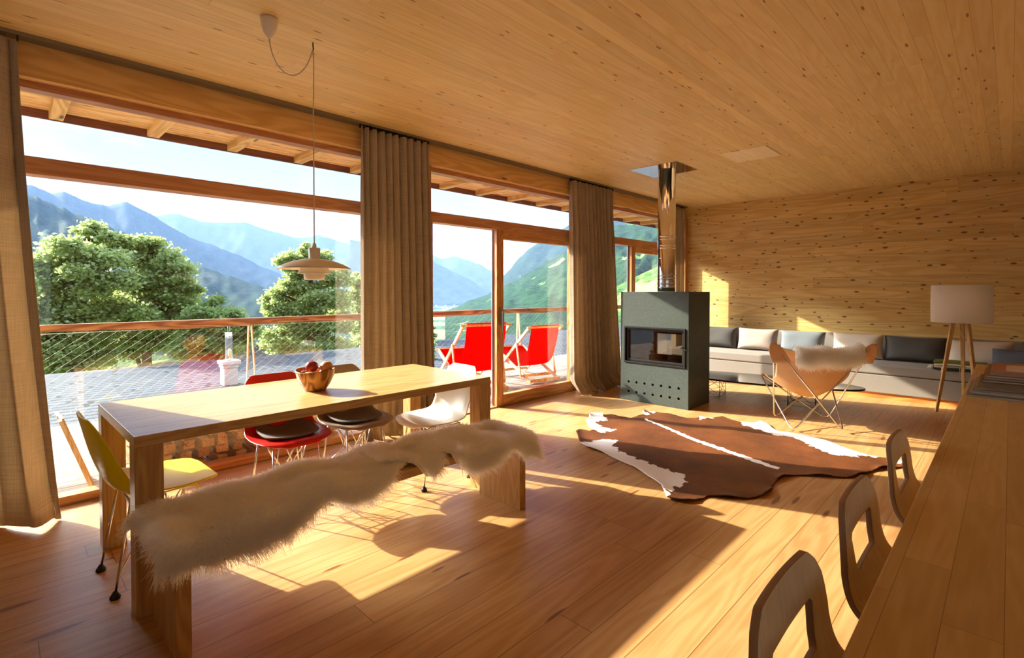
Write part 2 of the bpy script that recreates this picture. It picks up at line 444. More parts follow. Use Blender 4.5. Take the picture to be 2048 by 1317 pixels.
def smooth_path(pts, n=8):
    pts = [Vector(p) for p in pts]; out = []
    for i in range(len(pts) - 1):
        a, b, c, d = pts[max(i - 1, 0)], pts[i], pts[i + 1], pts[min(i + 2, len(pts) - 1)]
        for k in range(n):
            t = k / n
            out.append(.5 * ((2 * b) + (c - a) * t + (2 * a - 5 * b + 4 * c - d) * t * t + (3 * b - a - 3 * c + d) * t ** 3))
    out.append(pts[-1]); return out
def bool_cut(ob, cutters):
    """cut the listed shapes out of ob's mesh, then drop the cutters"""
    cs = []
    for i, mb in enumerate(cutters):
        c = mb.build('cutter', M['black'], ob.parent); cs.append(c)
        q = ob.modifiers.new('cut', 'BOOLEAN'); q.object = c; q.operation = 'DIFFERENCE'; q.solver = 'EXACT'
    dg = bpy.context.evaluated_depsgraph_get(); dg.update()
    me = bpy.data.meshes.new_from_object(ob.evaluated_get(dg))
    old = ob.data; ob.modifiers.clear(); ob.data = me; me.name = ob.name
    bpy.data.meshes.remove(old)
    for c in cs:
        m = c.data; bpy.data.objects.remove(c); bpy.data.meshes.remove(m)
    me.materials.clear(); me.materials.append(M['concrete'])
    return ob

# ------------------------------------------------------------------ the room
XW = -4.2          # inner face of the window frames
YB = 8.65          # back wall
ZC = 2.82          # ceiling
Y0, X1 = -3.4, 3.6
struct('floor', MB().box(-4.18, X1 + .2, Y0 - .2, YB, -.2, 0), M['floor'], 'orange larch plank floor with sunlit patches')
struct('ceiling', MB().box(-4.32, X1 + .2, Y0 - .2, YB + .2, ZC, ZC + .25), M['ceiling'], 'pale spruce board ceiling')
struct('wall_back', MB().box(-4.32, X1 + .2, YB, YB + .2, -.2, ZC), M['wall'], 'knotty spruce plank wall behind the long sofa')
struct('wall_right', MB().box(X1, X1 + .2, .7, YB, 0, ZC).box(X1, X1 + .2, Y0 - .2, -3.2, 0, ZC).box(X1, X1 + .2, -3.2, .7, 0, .3).box(X1, X1 + .2, -3.2, .7, 2.5, ZC), M['bounce_white'])
w2 = tag(thing('window_fill_2', 'unseen window added in the side wall for fill daylight', 'window'), kind='structure')
MB().box(X1 + .09, X1 + .098, -3.2, .7, .3, 2.5).build('pane', M['glass'], w2)  # opening added out of view so more skylight reaches the interior
struct('wall_front', MB().box(-4.32, .6, Y0 - .2, Y0, 0, ZC).box(3.4, X1, Y0 - .2, Y0, 0, ZC).box(.6, 3.4, Y0 - .2, Y0, 0, .2).box(.6, 3.4, Y0 - .2, Y0, 2.5, ZC), M['bounce_white'])
w3 = tag(thing('window_fill_3', 'unseen window added in the end wall for fill daylight', 'window'), kind='structure')
MB().box(.6, 3.4, Y0 - .10, Y0 - .092, .2, 2.5).build('pane', M['glass'], w3)  # added behind the camera: lets in skylight and sun bounce as fill
struct('wall_left', MB().box(-4.34, -4.16, Y0, -.62, 0, ZC), M['wall_y'])
struct('trim_1', MB().box(-4.31, -4.13, -.62, 8.60, 2.60, ZC), M['beam'], 'thick larch beam along the top of the windows', bevel=.004)
struct('trim_2', MB().box(-4.17, -4.10, 8.55, YB, 0, 2.60), M['frame_z'], 'larch post in the corner beside the sofa', bevel=.003)
struct('trim_3', MB().box(-4.31, -4.17, 2.55, 3.09, 0, 2.60), M['frame_z'], 'larch post behind the curtain beside the table', bevel=.003)
struct('trim_4', MB().box(-4.31, -4.17, 5.55, 6.00, 0, 2.60), M['frame_z'], 'larch post behind the curtain beside the stove', bevel=.003)
struct('trim_5', MB().box(-2.24, -1.78, 5.47, 5.97, ZC - .010, ZC + .001), M['hatch'], 'paler square hatch panel in the ceiling', bevel=.002)

def frame_set(root, y0, y1, sill=.055):
    f = MB()
    f.box(-4.30, XW, y0, y1, 2.555, 2.60)
    f.build('head_frame', M['frame_y'], root, bevel=.003)
    t = MB()
    t.box(-4.31, -4.19, y0, y1, 2.045, 2.150)
    t.build('transom', M['frame_y'], root, bevel=.004)
    s = MB(); s.box(-4.31, XW, y0, y1, 0, sill)
    s.build('sill_frame', M['leaf_y'], root, bevel=.004)
def pane(root, y0, y1, z0, z1, x=-4.262):
    MB().box(x - .004, x + .004, y0, y1, z0, z1).build('pane', M['glass'], root)

w1 = tag(thing('window_1', 'large fixed window behind the dining table', 'window'), kind='structure')
frame_set(w1, -.62, 2.55)
pane(w1, -.62, 2.55, .055, 2.045); pane(w1, -.62, 2.55, 2.15, 2.555)
MB().box(-4.30, XW, -.62, -.56, .055, 2.555).build('jamb', M['frame_z'], w1)

def sliding_leaf(root, y0, y1, z0=.012, z1=2.045):
    leaf = bpy.data.objects.new('door_leaf', None); COL.objects.link(leaf); leaf.parent = root
    x0, x1 = -4.275, -4.195
    MB().box(x0, x1, y0, y0 + .105, z0, z1).build('stile', M['frame_z'], leaf, bevel=.004)
    MB().box(x0, x1, y1 - .105, y1, z0, z1).build('stile', M['frame_z'], leaf, bevel=.004)
    MB().box(x0, x1, y0 + .105, y1 - .105, 1.945, z1).build('top_rail', M['leaf_y'], leaf, bevel=.004)
    MB().box(x0, x1, y0 + .105, y1 - .105, z0, .135).build('bottom_rail', M['leaf_y'], leaf, bevel=.004)
    pane(leaf, y0 + .105, y1 - .105, .135, 1.945, -4.235)
    MB().box(-4.278, -4.262, y0 - .012, y0 + .002, .02, 2.04).build('metal_strip', M['steel'], leaf)
    h = MB().box(-4.195, -4.187, y0 + .03, y0 + .062, .95, 1.16)
    h.bar((-4.187, y0 + .046, 1.10), (-4.14, y0 + .046, 1.10), .014, .014)
    h.bar((-4.14, y0 + .046, 1.11), (-4.14, y0 + .046, .87), .018, .016)
    h.build('handle', M['grey_metal'], leaf, bevel=.002)
    return leaf
d1 = tag(thing('door_1', 'sliding glass door left half open onto the deck', 'door'), kind='structure')
frame_set(d1, 3.09, 5.55, .012); pane(d1, 3.09, 5.55, 2.15, 2.555)
MB().box(-4.30, XW, 3.09, 3.13, .012, 2.045).build('jamb', M['frame_z'], d1)
sliding_leaf(d1, 4.03, 5.52)
d2 = tag(thing('door_2', 'glass door and window beside the stove pipe', 'door'), kind='structure')
frame_set(d2, 6.00, 8.65, .012); pane(d2, 6.00, 8.65, 2.15, 2.555)
pane(d2, 6.0, 6.93, .012, 2.045)
sliding_leaf(d2, 6.93, 8.65)

# roof overhang outside
XE, ZE = -6.22, 2.895
eave = tag(thing('roof_overhang', 'timber roof overhang with rafters above the deck', 'roof'), kind='structure')
MB().box(XE, -4.31, -6, 13, 2.972, 3.02).build('soffit_boards', M['soffit'], eave)
MB().box(XE - .03, XE, -6, 13, ZE, 3.30).build('fascia', M['fascia'], eave)
proto = None
k = 0
y = .41 - .733 * 6
while y < 12.5:
    if proto is None:
        proto = MB().box(XE, -4.31, -.05, .05, 2.90, 2.972).build('rafter', M['rafter'], eave, bevel=.003)
        proto.location = (0, y, 0)
    else:
        c = proto.copy(); COL.objects.link(c); c.parent = eave; c.location = (0, y, 0)
    y += .733
MB().box(XE - .05, X1 + 1.5, -6, 13, 3.30, 3.34).build('roof_cover', M['grey_metal'], eave)

# ------------------------------------------------------------------ outside: deck, rail, lower roof
struct('floor_deck', MB().box(-6.78, -4.32, -6, 13, -.16, -.012), M['deck'], 'weathered plank deck outside the windows')
struct('threshold_strip', MB().box(-4.345, -4.18, -6, 13, -.16, .004), M['grey_metal'])
roof = MB()
roof.add([(-6.95, -14, -.30), (-6.95, 24, -.30), (-15.2, 24, -.50), (-15.2, -14, -.50), (-6.95, -14, -.55), (-6.95, 24, -.55), (-15.2, 24, -.75), (-15.2, -14, -.75)],
         [(0, 1, 2, 3), (7, 6, 5, 4), (0, 4, 5, 1), (1, 5, 6, 2), (2, 6, 7, 3), (3, 7, 4, 0)])
struct('lower_roof', roof, M['shingle'], 'grey wooden shingle roof below the deck railing')

rail = thing('balcony_railing', 'log handrail on slanted posts with wire mesh along the deck', 'railing', (-6.55, 3.0, 0))
pts = []; rad = []
for i in range(90):
    y = -7 + i * .22
    pts.append((.0 + .012 * math.sin(y * 1.7), y - 0, .985 + .008 * math.sin(y * 2.3 + 1))); rad.append(.050 + .007 * math.sin(y * 3.1) + .004 * math.sin(y * 7.3))
hb = MB().tube(pts, rad, 10)
hb.v = [(x * 1.1, y, min(z, 1.020)) for x, y, z in hb.v]
hb.build('handrail', M['log'], rail)
for yy in (2.155, 6.835, -2.55, 4.50):
    p = MB()
    p.bar((.0, yy - 3.0 - .015, .95), (.02, yy - 3.0 - .06, -.16), .035, .012, (0, 1, 0))
    p.bar((.0, yy - 3.0 + .015, .95), (.02, yy - 3.0 + .075, -.16), .035, .012, (0, 1, 0))
    p.build('post', M['palewood'], rail)
net = MB()
for s in (1, -1):
    y = -8.0
    while y < 9.5:
        a, b = (0.0, y, -.10), (0.0, y + s * 1.40, .93)
        net.tube([a, b], .0007 if s > 0 else .0003, 3, cap=False)
        y += .112
net.tube([(0, -7, -.10), (0, 10, -.10)], .003, 4); net.tube([(0, -7, .93), (0, 10, .93)], .003, 4)
net.build('wire_mesh', M['net'], rail)

chim = thing('rooftop_chimney', 'white square chimney with steel flue on the shingle roof', 'chimney', (-10.3, 3.02, -.385)); chim.scale = (.78, .78, .86)
MB().box(-.15, .15, -.15, .15, 0, .38).build('stack', M['chimney_white'], chim)
MB().box(-.17, .17, -.17, .17, .38, .45).box(-.20, .20, -.20, .20, .45, .52).build('cap', M['chimney_white'], chim)
MB().lathe([(.075, .52), (.085, .56), (.085, .58), (.075, .60), (.075, .98), (.082, .99), (.082, 1.02), (.075, 1.03), (.075, 1.12)], 24).build('flue', M['chrome'], chim)
for q in (-1, 1): MB().tube([(.06 * q, 0, 1.10), (.09 * q, 0, 1.28)], .005, 6).build('rod', M['steel'], chim)

# ------------------------------------------------------------------ curtains and track
track = MB().box(-4.125, -4.04, -1.6, 8.5, ZC - .022, ZC)
tag(track.build('curtain_track', M['grey_metal']), 'thin grey curtain track along the ceiling above the windows', 'curtain track')
def curtain(name, label, top, bot, nf, amp, seed, x0=-4.0, flare=0.0):
    rg = np.random.default_rng(seed)
    root = thing(name, label, 'curtain', (x0, (top[0] + top[1]) / 2, 0), group='brown linen curtains')
    yc = (top[0] + top[1]) / 2
    NU, NZ = nf * 16 + 1, 44
    ph = np.cumsum(rg.uniform(.65, 1.4, nf * 4 + 2)); ph = ph / ph[-1] * nf * 2 * PI
    am = rg.uniform(.6, 1.25, nf * 4 + 2)
    P = []
    for i in range(NU):
        s = i / (NU - 1); row = []
        t = s * (nf * 4 + 1)
        f = float(np.interp(t, np.arange(nf * 4 + 2), ph)); a = float(np.interp(t, np.arange(nf * 4 + 2), am))
        for j in range(NZ):
            q = j / (NZ - 1); z = 2.775 - (2.775 - .006) * q
            y0 = top[0] + (bot[0] - top[0]) * q ** 1.5; y1 = top[1] + (bot[1] - top[1]) * q ** 1.5
            A = amp * (.55 + .45 * min(1, q * 4)) * a
            ff = f + .35 * math.sin(q * 2.2 + s * 5 + seed) * q
            xx = max(-.058, 1.35 * A * math.sin(ff) + .3 * A * math.sin(2 * ff + 1.3 + q * 1.5))
            yy = y0 + (y1 - y0) * s + .30 * (y1 - y0) / nf / 2 * math.sin(2 * ff) * .55
            low = max(0, (q - .94) / .06)
            xx += flare * low * (1 + .6 * math.sin(ff * .5 + seed)) + .012 * low * math.sin(ff * 3)
            z += .022 * low * (0.5 + .5 * math.sin(ff * .7 + 1)) * (1 - .0)
            row.append((xx, yy - yc, z))
        P.append(row)
    MB().grid(P).build('drape', M['linen'], root, solid=.003)
    n = nf * 2
    hk = MB().box(-.008, .008, -.005, .005, 2.765, 2.799).build('hook', M['black'], root)
    for i in range(n + 1):
        h = hk if i == 0 else hk.copy()
        if i: COL.objects.link(h)
        h.location = (0, top[0] + (top[1] - top[0]) * i / n - yc, 0)
    return root
curtain('curtain', 'brown linen curtain hanging at the left end of the dining table window', (-1.25, .108), (-1.3, .265), 8, .050, 3, -4.055, .10)
curtain('curtain', 'brown linen curtain bunched between the dining table window and the sliding door', (2.245, 2.97), (2.235, 3.04), 10, .048, 8, -4.055, .03)
curtain('curtain', 'brown linen curtain bunched between the sliding door and the stove', (5.215, 6.18), (5.25, 6.40), 12, .050, 5, -4.055, .12)
curtain('curtain', 'narrow brown linen curtain in the corner behind the stove pipe', (8.02, 8.40), (8.02, 8.40), 4, .045, 9, -4.055, .02)

# ------------------------------------------------------------------ dining table and bench
TR = R(.9)
table = thing('dining_table', 'long oak dining table with square legs by the window', 'table', (-2.985, 1.38, 0), TR)
MB().box(-.45, .45, -1.0, 1.0, .705, .75).build('tabletop', M['oak_y'], table, bevel=.002)
for sx in (-1, 1):
    for sy in (-1, 1):
        MB().box(sx * .45 - sx * .10, sx * .45, sy * 1.0 - sy * .10, sy * 1.0, 0, .705).build('leg', M['oak_z'], table, bevel=.002)
bench = thing('dining_bench', 'oak bench under two sheepskins beside the dining table', 'bench', (-2.305, 1.36, 0))
MB().box(-.185, .185, -.92, .92, .41, .455).build('seat', M['oak_y'], bench, bevel=.002)
for sy in (-1, 1):
    MB().box(-.185, .185, sy * .92 - sy * .05, sy * .92, 0, .41).build('leg', M['oak_z'], bench, bevel=.002)

# ------------------------------------------------------------------ fleece: a hide mesh with hair strands grown on it
def fleece(name, label, cat, hide_mb, n, length, mat, seed, droop=.5, parent_loc=(0, 0, 0), rad=.0010, segs=5, group=None, lay=(0, 0, 0), clump=.22, outward=(.4, 0, 1)):
    rg = np.random.default_rng(seed)
    root = thing(name, label, cat, parent_loc, group=group)
    hide = hide_mb.build('hide', M['skin'], root, solid=.006, off=0)
    V = np.array(hide_mb.v); T = []
    for f in hide_mb.f:
        T.append((f[0], f[1], f[2]))
        if len(f) == 4: T.append((f[0], f[2], f[3]))
    T = np.array(T); A, B, C = V[T[:, 0]], V[T[:, 1]], V[T[:, 2]]
    cr = np.cross(B - A, C - A); ar = np.linalg.norm(cr, axis=1); ok = ar > 1e-12
    nr = np.zeros_like(cr); nr[ok] = cr[ok] / ar[ok][:, None]
    vn = np.zeros_like(V)
    for k in range(3): np.add.at(vn, T[:, k], cr)
    vn /= np.maximum(1e-12, np.linalg.norm(vn, axis=1))[:, None]
    if float((vn * np.array(outward)).sum()) < 0 if outward is not None else False: vn = -vn
    idx = rg.choice(len(T), n, p=ar / ar.sum())
    u, v = rg.random(n), rg.random(n); fl = u + v > 1; u[fl], v[fl] = 1 - u[fl], 1 - v[fl]
    w = 1 - u - v
    P = A[idx] * w[:, None] + B[idx] * u[:, None] + C[idx] * v[:, None]
    N = vn[T[idx, 0]] * w[:, None] + vn[T[idx, 1]] * u[:, None] + vn[T[idx, 2]] * v[:, None]
    N /= np.maximum(1e-9, np.linalg.norm(N, axis=1))[:, None]
    # clumps lean the same way
    cell = np.floor(P / .035).astype(int)
    hsh = (cell[:, 0] * 73856093 ^ cell[:, 1] * 19349663 ^ cell[:, 2] * 83492791) & 0xffff
    tab = rg.normal(size=(65536, 3))
    wav = np.stack([np.sin(P[:, 1] * 17 + P[:, 0] * 9), np.sin(P[:, 0] * 21 - P[:, 1] * 11 + 2), np.sin(P[:, 1] * 13 + 1) * .3], 1)
    side = tab[hsh] * clump * .55 + rg.normal(size=(n, 3)) * .22 + wav * .22 + np.array(lay)
    L = length * rg.uniform(.65, 1.15, n)
    D = N + side; D /= np.linalg.norm(D, axis=1)[:, None]
    pts = np.zeros((n, segs, 3))
    curl = rg.normal(size=(n, 3)) * .25
    for k in range(segs):
        t = k / (segs - 1)
        pts[:, k] = P + D * (L * t)[:, None] + curl * (L * t * t * .5)[:, None] + np.array([0, 0, -1]) * (L * droop * t * t)[:, None]
    cd = bpy.data.hair_curves.new('wool'); cd.add_curves([segs] * n)
    cd.attributes['position'].data.foreach_set('vector', pts.astype(np.float32).ravel())
    ra = cd.attributes.new('radius', 'FLOAT', 'POINT') if 'radius' not in cd.attributes else cd.attributes['radius']
    ra.data.foreach_set('value', np.tile(np.linspace(rad, rad * .25, segs), n).astype(np.float32))
    cd.materials.append(mat)
    ho = bpy.data.objects.new('wool', cd); COL.objects.link(ho); ho.parent = root
    return root

def bench_hide(y0, y1, front_y, front_z, endl=0.0, endr=0.0, seam=0.0):
    """each cross section runs from the back edge over the seat and down the front until the skin ends"""
    P = []
    NV = 64
    for i in range(NV):
        q = i / (NV - 1); y = y0 + (y1 - y0) * q
        fz = interp(y, front_y, front_z)
        e = 1 - min(1, min(q, 1 - q) / .06); e = e * e
        top = .468 + .012 * math.sin(y * 8) + .009 * math.sin(y * 19 + 1)
        xb = -2.515 + .035 * e + .012 * math.sin(y * 9)
        path = [(xb, top - .04), (xb + .02, top - .005), (-2.42, top + .008), (-2.33, top + .010 * math.sin(y * 11)), (-2.22, top + .005), (-2.13, top + .002), (-2.098, top - .014), (-2.082, top - .05), (-2.074 + .012 * math.sin(y * 14), .36), (-2.066 + .012 * math.sin(y * 14 + 1), .27)]
        pth = smooth_path([(x, 0, z) for x, z in path], 10)
        cut = len(pth)
        for k, p in enumerate(pth):
            if (fz < .44 and p.x > -2.12 and p.z < fz) or (fz >= .44 and p.x > -2.095 - (fz - .44) * 1.6): cut = k; break
        pth = pth[:max(cut, 20)]
        cs = np.cumsum([0] + [(pth[k + 1] - pth[k]).length for k in range(len(pth) - 1)])
        t = np.linspace(0, cs[-1], 26)
        px_ = np.interp(t, cs, [p.x for p in pth]); pz_ = np.interp(t, cs, [p.z for p in pth])
        lift = seam * max(0, min(1, (1.54 - y) / .06))
        zend = -lift
        if q < .5 and endl: zend = endl * max(0, 1 - (y - y0) / .07) ** 1.5
        if q > .5 and endr: zend = endr * max(0, 1 - (y1 - y) / .07) ** 1.5
        P.append([(x + 2.305, y - 1.36, z - zend) for x, z in zip(px_, pz_)])
    return MB().grid(P)
def smooth_prof(p):
    return [(a.x, a.z) for a in smooth_path([(x, 0, z) for x, z in p], 2)]
h1 = bench_hide(.375, 1.50, [.36, .43, .52, .70, .80, .88, .95, 1.0, 1.06, 1.14, 1.22, 1.30, 1.38, 1.5], [.41, .35, .345, .33, .335, .365, .415, .435, .40, .38, .39, .425, .46, .50], endl=.05)
h2 = bench_hide(1.33, 2.345, [1.33, 1.42, 1.46, 1.50, 1.56, 1.60, 1.65, 1.69, 1.76, 1.84, 1.92, 2.0, 2.06, 2.12, 2.2, 2.28, 2.35], [.51, .50, .46, .40, .395, .42, .475, .44, .37, .345, .345, .375, .40, .41, .35, .335, .36], endr=.06, seam=.02)
fleece('sheepskin', 'large cream sheepskin over the near end of the bench', 'sheepskin', h1, 50000, .052, M['fur'], 1, .5, (-2.305, 1.36, 0), lay=(.25, -.05, 0))
fleece('sheepskin', 'shaggy cream sheepskin over the far end of the bench', 'sheepskin', h2, 44000, .054, M['fur'], 2, .45, (-2.305, 1.36, 0), lay=(.2, .15, 0), clump=.35)

# ------------------------------------------------------------------ moulded shell chairs on wire bases
def shell_mesh():
    # side profile from the front lip of the seat to the top of the back (forward, height), half width, edge lift
    prof = [(.240, .412), (.236, .428), (.222, .437), (.192, .443), (.12, .437), (.03, .425), (-.06, .420), (-.13, .432), (-.175, .468), (-.205, .53), (-.228, .60), (-.245, .67), (-.258, .73), (-.268, .775), (-.272, .79)]
    hw = [.090, .128, .168, .206, .230, .238, .232, .222, .212, .208, .206, .200, .185, .150, .118]
    lift = [.0, .0, .0, .002, .010, .022, .036, .052, .060, .056, .048, .038, .026, .014, .008]
    pp = smooth_path([(a, 0, b) for a, b in prof], 3); n = len(pp)
    t0 = np.linspace(0, 1, len(prof)); P = []
    for i, p in enumerate(pp):
        t = i / (n - 1); w = interp(t, t0, hw); l = interp(t, t0, lift)
        if t > .5: nx, nz = 1.0, .15
        else: nx, nz = .0, 1.0
        b = min(1, max(0, (t - .38) / .24)); nx, nz = b, 1 - b * .85
        row = []
        for k in range(17):
            u = -1 + 2 * k / 16
            e = abs(u) ** 2.4 * l * 1.15
            row.append((p.x + nx * e, u * w, p.z + nz * e))
        P.append(row)
    return MB().grid(P)
def wire_base(root):
    c = [(.10, .115), (-.10, .115), (-.10, -.115), (.10, -.115)]
    ft = [(.195, .162), (-.185, .162), (-.185, -.162), (.195, -.162)]
    ring = MB()
    q = [(.14, .135, .405), (-.12, .135, .402), (-.12, -.135, .402), (.14, -.135, .405)]
    ring.tube([q[0], q[1], q[2], q[3]], .005, 6, closed=True)
    sq = [(.055, .05, .235), (-.055, .05, .235), (-.055, -.05, .235), (.055, -.05, .235)]
    ring.tube(sq, .004, 6, closed=True)
    for i in range(4):
        a = Vector(q[i]); b = Vector(q[(i + 1) % 4]); m = (a + b) / 2
        ring.tube([m, sq[i]], .004, 6); ring.tube([m, sq[(i + 1) % 4]], .004, 6)
    ring.build('brace', M['steel'], root)
    for i in range(4):
        f = Vector((*ft[i], .012)); lg = MB()
        t = Vector(q[i])
        lg.tube([t, f], .0055, 8)
        lg.tube([Vector(sq[i]), (f * .8 + t * .2), f + Vector((0, 0, .006))], .004, 6)
        lo = lg.build('leg', M['steel'], root)
        g = MB().lathe([(.019, -.012), (.021, -.004), (.014, .008), (.007, .02)], 12, (f.x, f.y, .012))
        g.build('foot_glide', M['rubber'], lo)
def shell_chair(label, loc, rz, m):
    r = thing('shell_chair', label, 'chair', loc, rz, 'moulded shell chairs round the dining table')
    shell_mesh().build('shell', m, r, solid=.009, sub=1, off=-1)
    wire_base(r)
    return r
def copy_chair(src, label, loc, rz, m):
    r = copy_tree(src); r.location = loc; r.rotation_euler = (0, 0, rz); r['label'] = label
    for ch in r.children:
        if ch.name.startswith('shell'):
            ch.data = ch.data.copy(); ch.data.materials[0] = m
    return r
CH = [((-2.935, .53, 0), R(92)), ((-3.255, 1.288, 0), R(-1)), ((-3.305, 1.775, 0), R(1)), ((-2.935, 2.200, 0), R(-93))]
c_y = shell_chair('yellow shell chair at the near end of the dining table', *CH[0], M['yellow'])
copy_chair(c_y, 'red shell chair behind the dining table', *CH[1], M['red'])
copy_chair(c_y, 'brown-grey shell chair between the red and white chairs', *CH[2], M['taupe'])
copy_chair(c_y, 'white shell chair at the far end of the dining table', *CH[3], M['white'])
def seat_pad(label, loc, rz, m):
    P = []
    for i in range(21):
        t = i / 20; x = .165 - .32 * t; w = .170 * (1 - abs(2 * t - 1) ** 4 * .45); row = []
        for k in range(13):
            u = -1 + 2 * k / 12
            row.append((x, u * w, interp(x, [-.16, -.1, -.03, .1, .17], [.457, .436, .4355, .4415, .449]) + abs(u) ** 2.4 * interp(x, [-.15, 0, .17], [.05, .028, .008])))
        P.append(row)
    o = MB().grid(P).build('seat_pad', m, None, solid=.009, off=1)
    o.location = loc; o.rotation_euler = (0, 0, rz)
    return tag(o, label, 'seat pad', 'felt seat pads')
seat_pad('dark felt pad lying on the red shell chair', *CH[1], M['felt'])
seat_pad('dark felt pad lying on the brown-grey shell chair', *CH[2], M['felt'])

# ------------------------------------------------------------------ bowl of fruit
BX, BY = -2.955, 1.335
bowl = MB().lathe([(.002, .004), (.058, .0), (.062, .006), (.085, .04), (.104, .08), (.113, .118), (.111, .124), (.105, .120), (.096, .082), (.076, .044), (.05, .022), (.002, .018)], 44, cap=False)
bowl.v = [(x * (1 + .03 * math.sin(3 * math.atan2(y, x))), y, z + (.006 * math.sin(2 * math.atan2(y, x) + .5) if z > .06 else 0)) for x, y, z in bowl.v]
bo = bowl.build('fruit_bowl', M['bowl'], None); bo.location = (BX, BY, .751)
tag(bo, 'carved wooden fruit bowl on the dining table', 'bowl')
fr = [(-.045, -.045, .085, 'apple'), (.035, -.055, .085, 'peach'), (.055, .03, .088, 'peach'), (-.01, .06, .085, 'apple'), (-.062, .03, .085, 'peach'), (-.005, -.02, .142, 'apple'), (.03, .055, .137, 'peach')]
FL = ['dark red fruit at the window-side rim of the bowl', 'pale orange fruit at the front rim of the bowl', 'blushed fruit at the right rim of the bowl', 'dark fruit low at the back of the bowl', 'yellowish fruit at the left rim of the bowl', 'topmost dark red fruit on the bowl', 'brown-red fruit leaning on the top fruit in the bowl']
for (x, y, z, k), lb in zip(fr, FL):
    t = thing('apple' if k == 'apple' else 'peach', lb, 'fruit', (BX + x, BY + y, .751 + z - .036), 0, 'fruit in the wooden bowl')
    P = [(max(.0005, .037 * math.sin(PI * j / 14) * (1 + .05 * math.cos(PI * j / 14))), .036 - .035 * math.cos(PI * j / 14) - .006 * math.exp(-((j - 14) / 1.6) ** 2) + .004 * math.exp(-(j / 1.5) ** 2)) for j in range(15)]
    MB().lathe(P, 22, cap=False).build('flesh', M[k], t)
    MB().tube([(0, 0, .060), (.003, .001, .074)], .0016, 6).build('stem', M['bark'], t)

# ------------------------------------------------------------------ pendant lamp over the table
PX, PY = -2.98, 1.345
pend = thing('pendant_lamp', 'white tiered metal pendant lamp hanging over the dining table', 'lamp', (PX, PY, 1.40))
Z = -1.40
MB().lathe([(.030, 1.600 + Z), (.033, 1.598 + Z), (.033, 1.535 + Z), (.034, 1.531 + Z)], 28).build('stem_cap', M['white_lamp'], pend)
MB().lathe([(.009, 1.628 + Z), (.012, 1.615 + Z), (.013, 1.600 + Z)], 16).build('cord_grip', M['white_lamp'], pend)
top = [(.034, 1.533), (.07, 1.531), (.12, 1.519), (.165, 1.502), (.205, 1.481), (.212, 1.474), (.209, 1.473), (.162, 1.494), (.115, 1.510), (.065, 1.522), (.030, 1.524)]
MB().lathe([(r, z + Z) for r, z in top], 64, cap=False).build('shade', M['white_lamp'], pend)
MB().lathe([(r, z + Z) for r, z in [(.072, 1.495), (.084, 1.470), (.096, 1.446), (.094, 1.445), (.081, 1.468), (.068, 1.494)]], 48, cap=False).build('middle_shade', M['white_lamp'], pend)
MB().lathe([(r, z + Z) for r, z in [(.060, 1.452), (.061, 1.43), (.056, 1.409), (.053, 1.408), (.001, 1.414), (.001, 1.420), (.055, 1.435), (.056, 1.452)]], 48, cap=False).build('lower_shade', M['white_lamp'], pend)
bs = MB()
for k in range(3):
    a = k * 2 * PI / 3 + .4
    bs.bar((.03 * math.cos(a), .03 * math.sin(a), 1.53 + Z), (.075 * math.cos(a), .075 * math.sin(a), 1.44 + Z), .004, .004)
bs.build('shade_bracket', M['white_lamp'], pend)
RX, RY = -2.885 - PX, 1.06 - PY
MB().lathe([(.044, 2.82 + Z), (.045, 2.805 + Z), (.040, 2.775 + Z), (.028, 2.740 + Z), (.012, 2.715 + Z), (.006, 2.710 + Z)], 32).build('canopy', M['white_lamp'], pend)
for o in pend.children:
    if o.name.startswith('canopy'): o.location = (RX, RY, 0)
cp = bezier((RX, RY, 2.712 + Z), (RX + .0, RY + .02, 2.50 + Z), (-.015, -.06, 2.52 + Z), (0, 0, 2.785 + Z), 28)
cp += [Vector((0, .004, 2.70 + Z)), Vector((0, 0, 2.4 + Z)), Vector((0, 0, 1.62 + Z))]
MB().tube(cp, .0038, 8).build('cord', M['cord'], pend)
MB().tube([(0, 0, 2.82 + Z), (0, 0, 2.795 + Z), (.006, 0, 2.788 + Z), (.004, 0, 2.778 + Z)], .004, 8).build('ceiling_hook', M['black'], pend)

# ------------------------------------------------------------------ concrete stove with steel flue
FX0, FX1, FY0, FY1, FZ = -3.45, -2.565, 5.445, 6.0, 1.335
stove = thing('stove', 'grey concrete fireplace stove with glass door and chrome flue', 'stove', ((FX0 + FX1) / 2, (FY0 + FY1) / 2, 0))
hx, hy = (FX1 - FX0) / 2, (FY1 - FY0) / 2
body = MB().box(-hx, hx, -hy, hy, 0, FZ).build('body', M['concrete'], stove, bevel=.004)
cut = [MB().box(-hx + .052, hx - .037, -hy - .1, hy + .1, .465, .915)]
hol = MB()
for j, zz in enumerate((.232, .113)):
    for i in range(7):
        xx = -hx + .116 + i * .1085
        c = MB().lathe([(.0155, -.14), (.0155, .14)], 20)
        hol.add([(x + xx, z - hy, y + zz) for x, y, z in c.v], c.f)
cut.append(hol)
bool_cut(body, cut)
def ringbox(x0, x1, z0, z1, w, y0, y1):
    m = MB()
    m.box(x0, x1, y0, y1, z1 - w, z1); m.box(x0, x1, y0, y1, z0, z0 + w)
    m.box(x0, x0 + w, y0, y1, z0 + w, z1 - w); m.box(x1 - w, x1, y0, y1, z0 + w, z1 - w)
    return m
wx0, wx1 = -hx + .052, hx - .037
sd = ringbox(wx0 + .001, wx1 - .001, .466, .914, .020, -hy - .012, -hy + .06).build('outer_frame', M['black'], stove, bevel=.002)
dr = ringbox(wx0 + .028, wx1 - .022, .490, .894, .026, -hy + .012, -hy + .045).build('stove_door', M['black'], stove, bevel=.003)
MB().box(wx0 + .05, wx1 - .045, -hy + .024, -hy + .030, .515, .87).build('door_glass', M['fireglass'], dr)
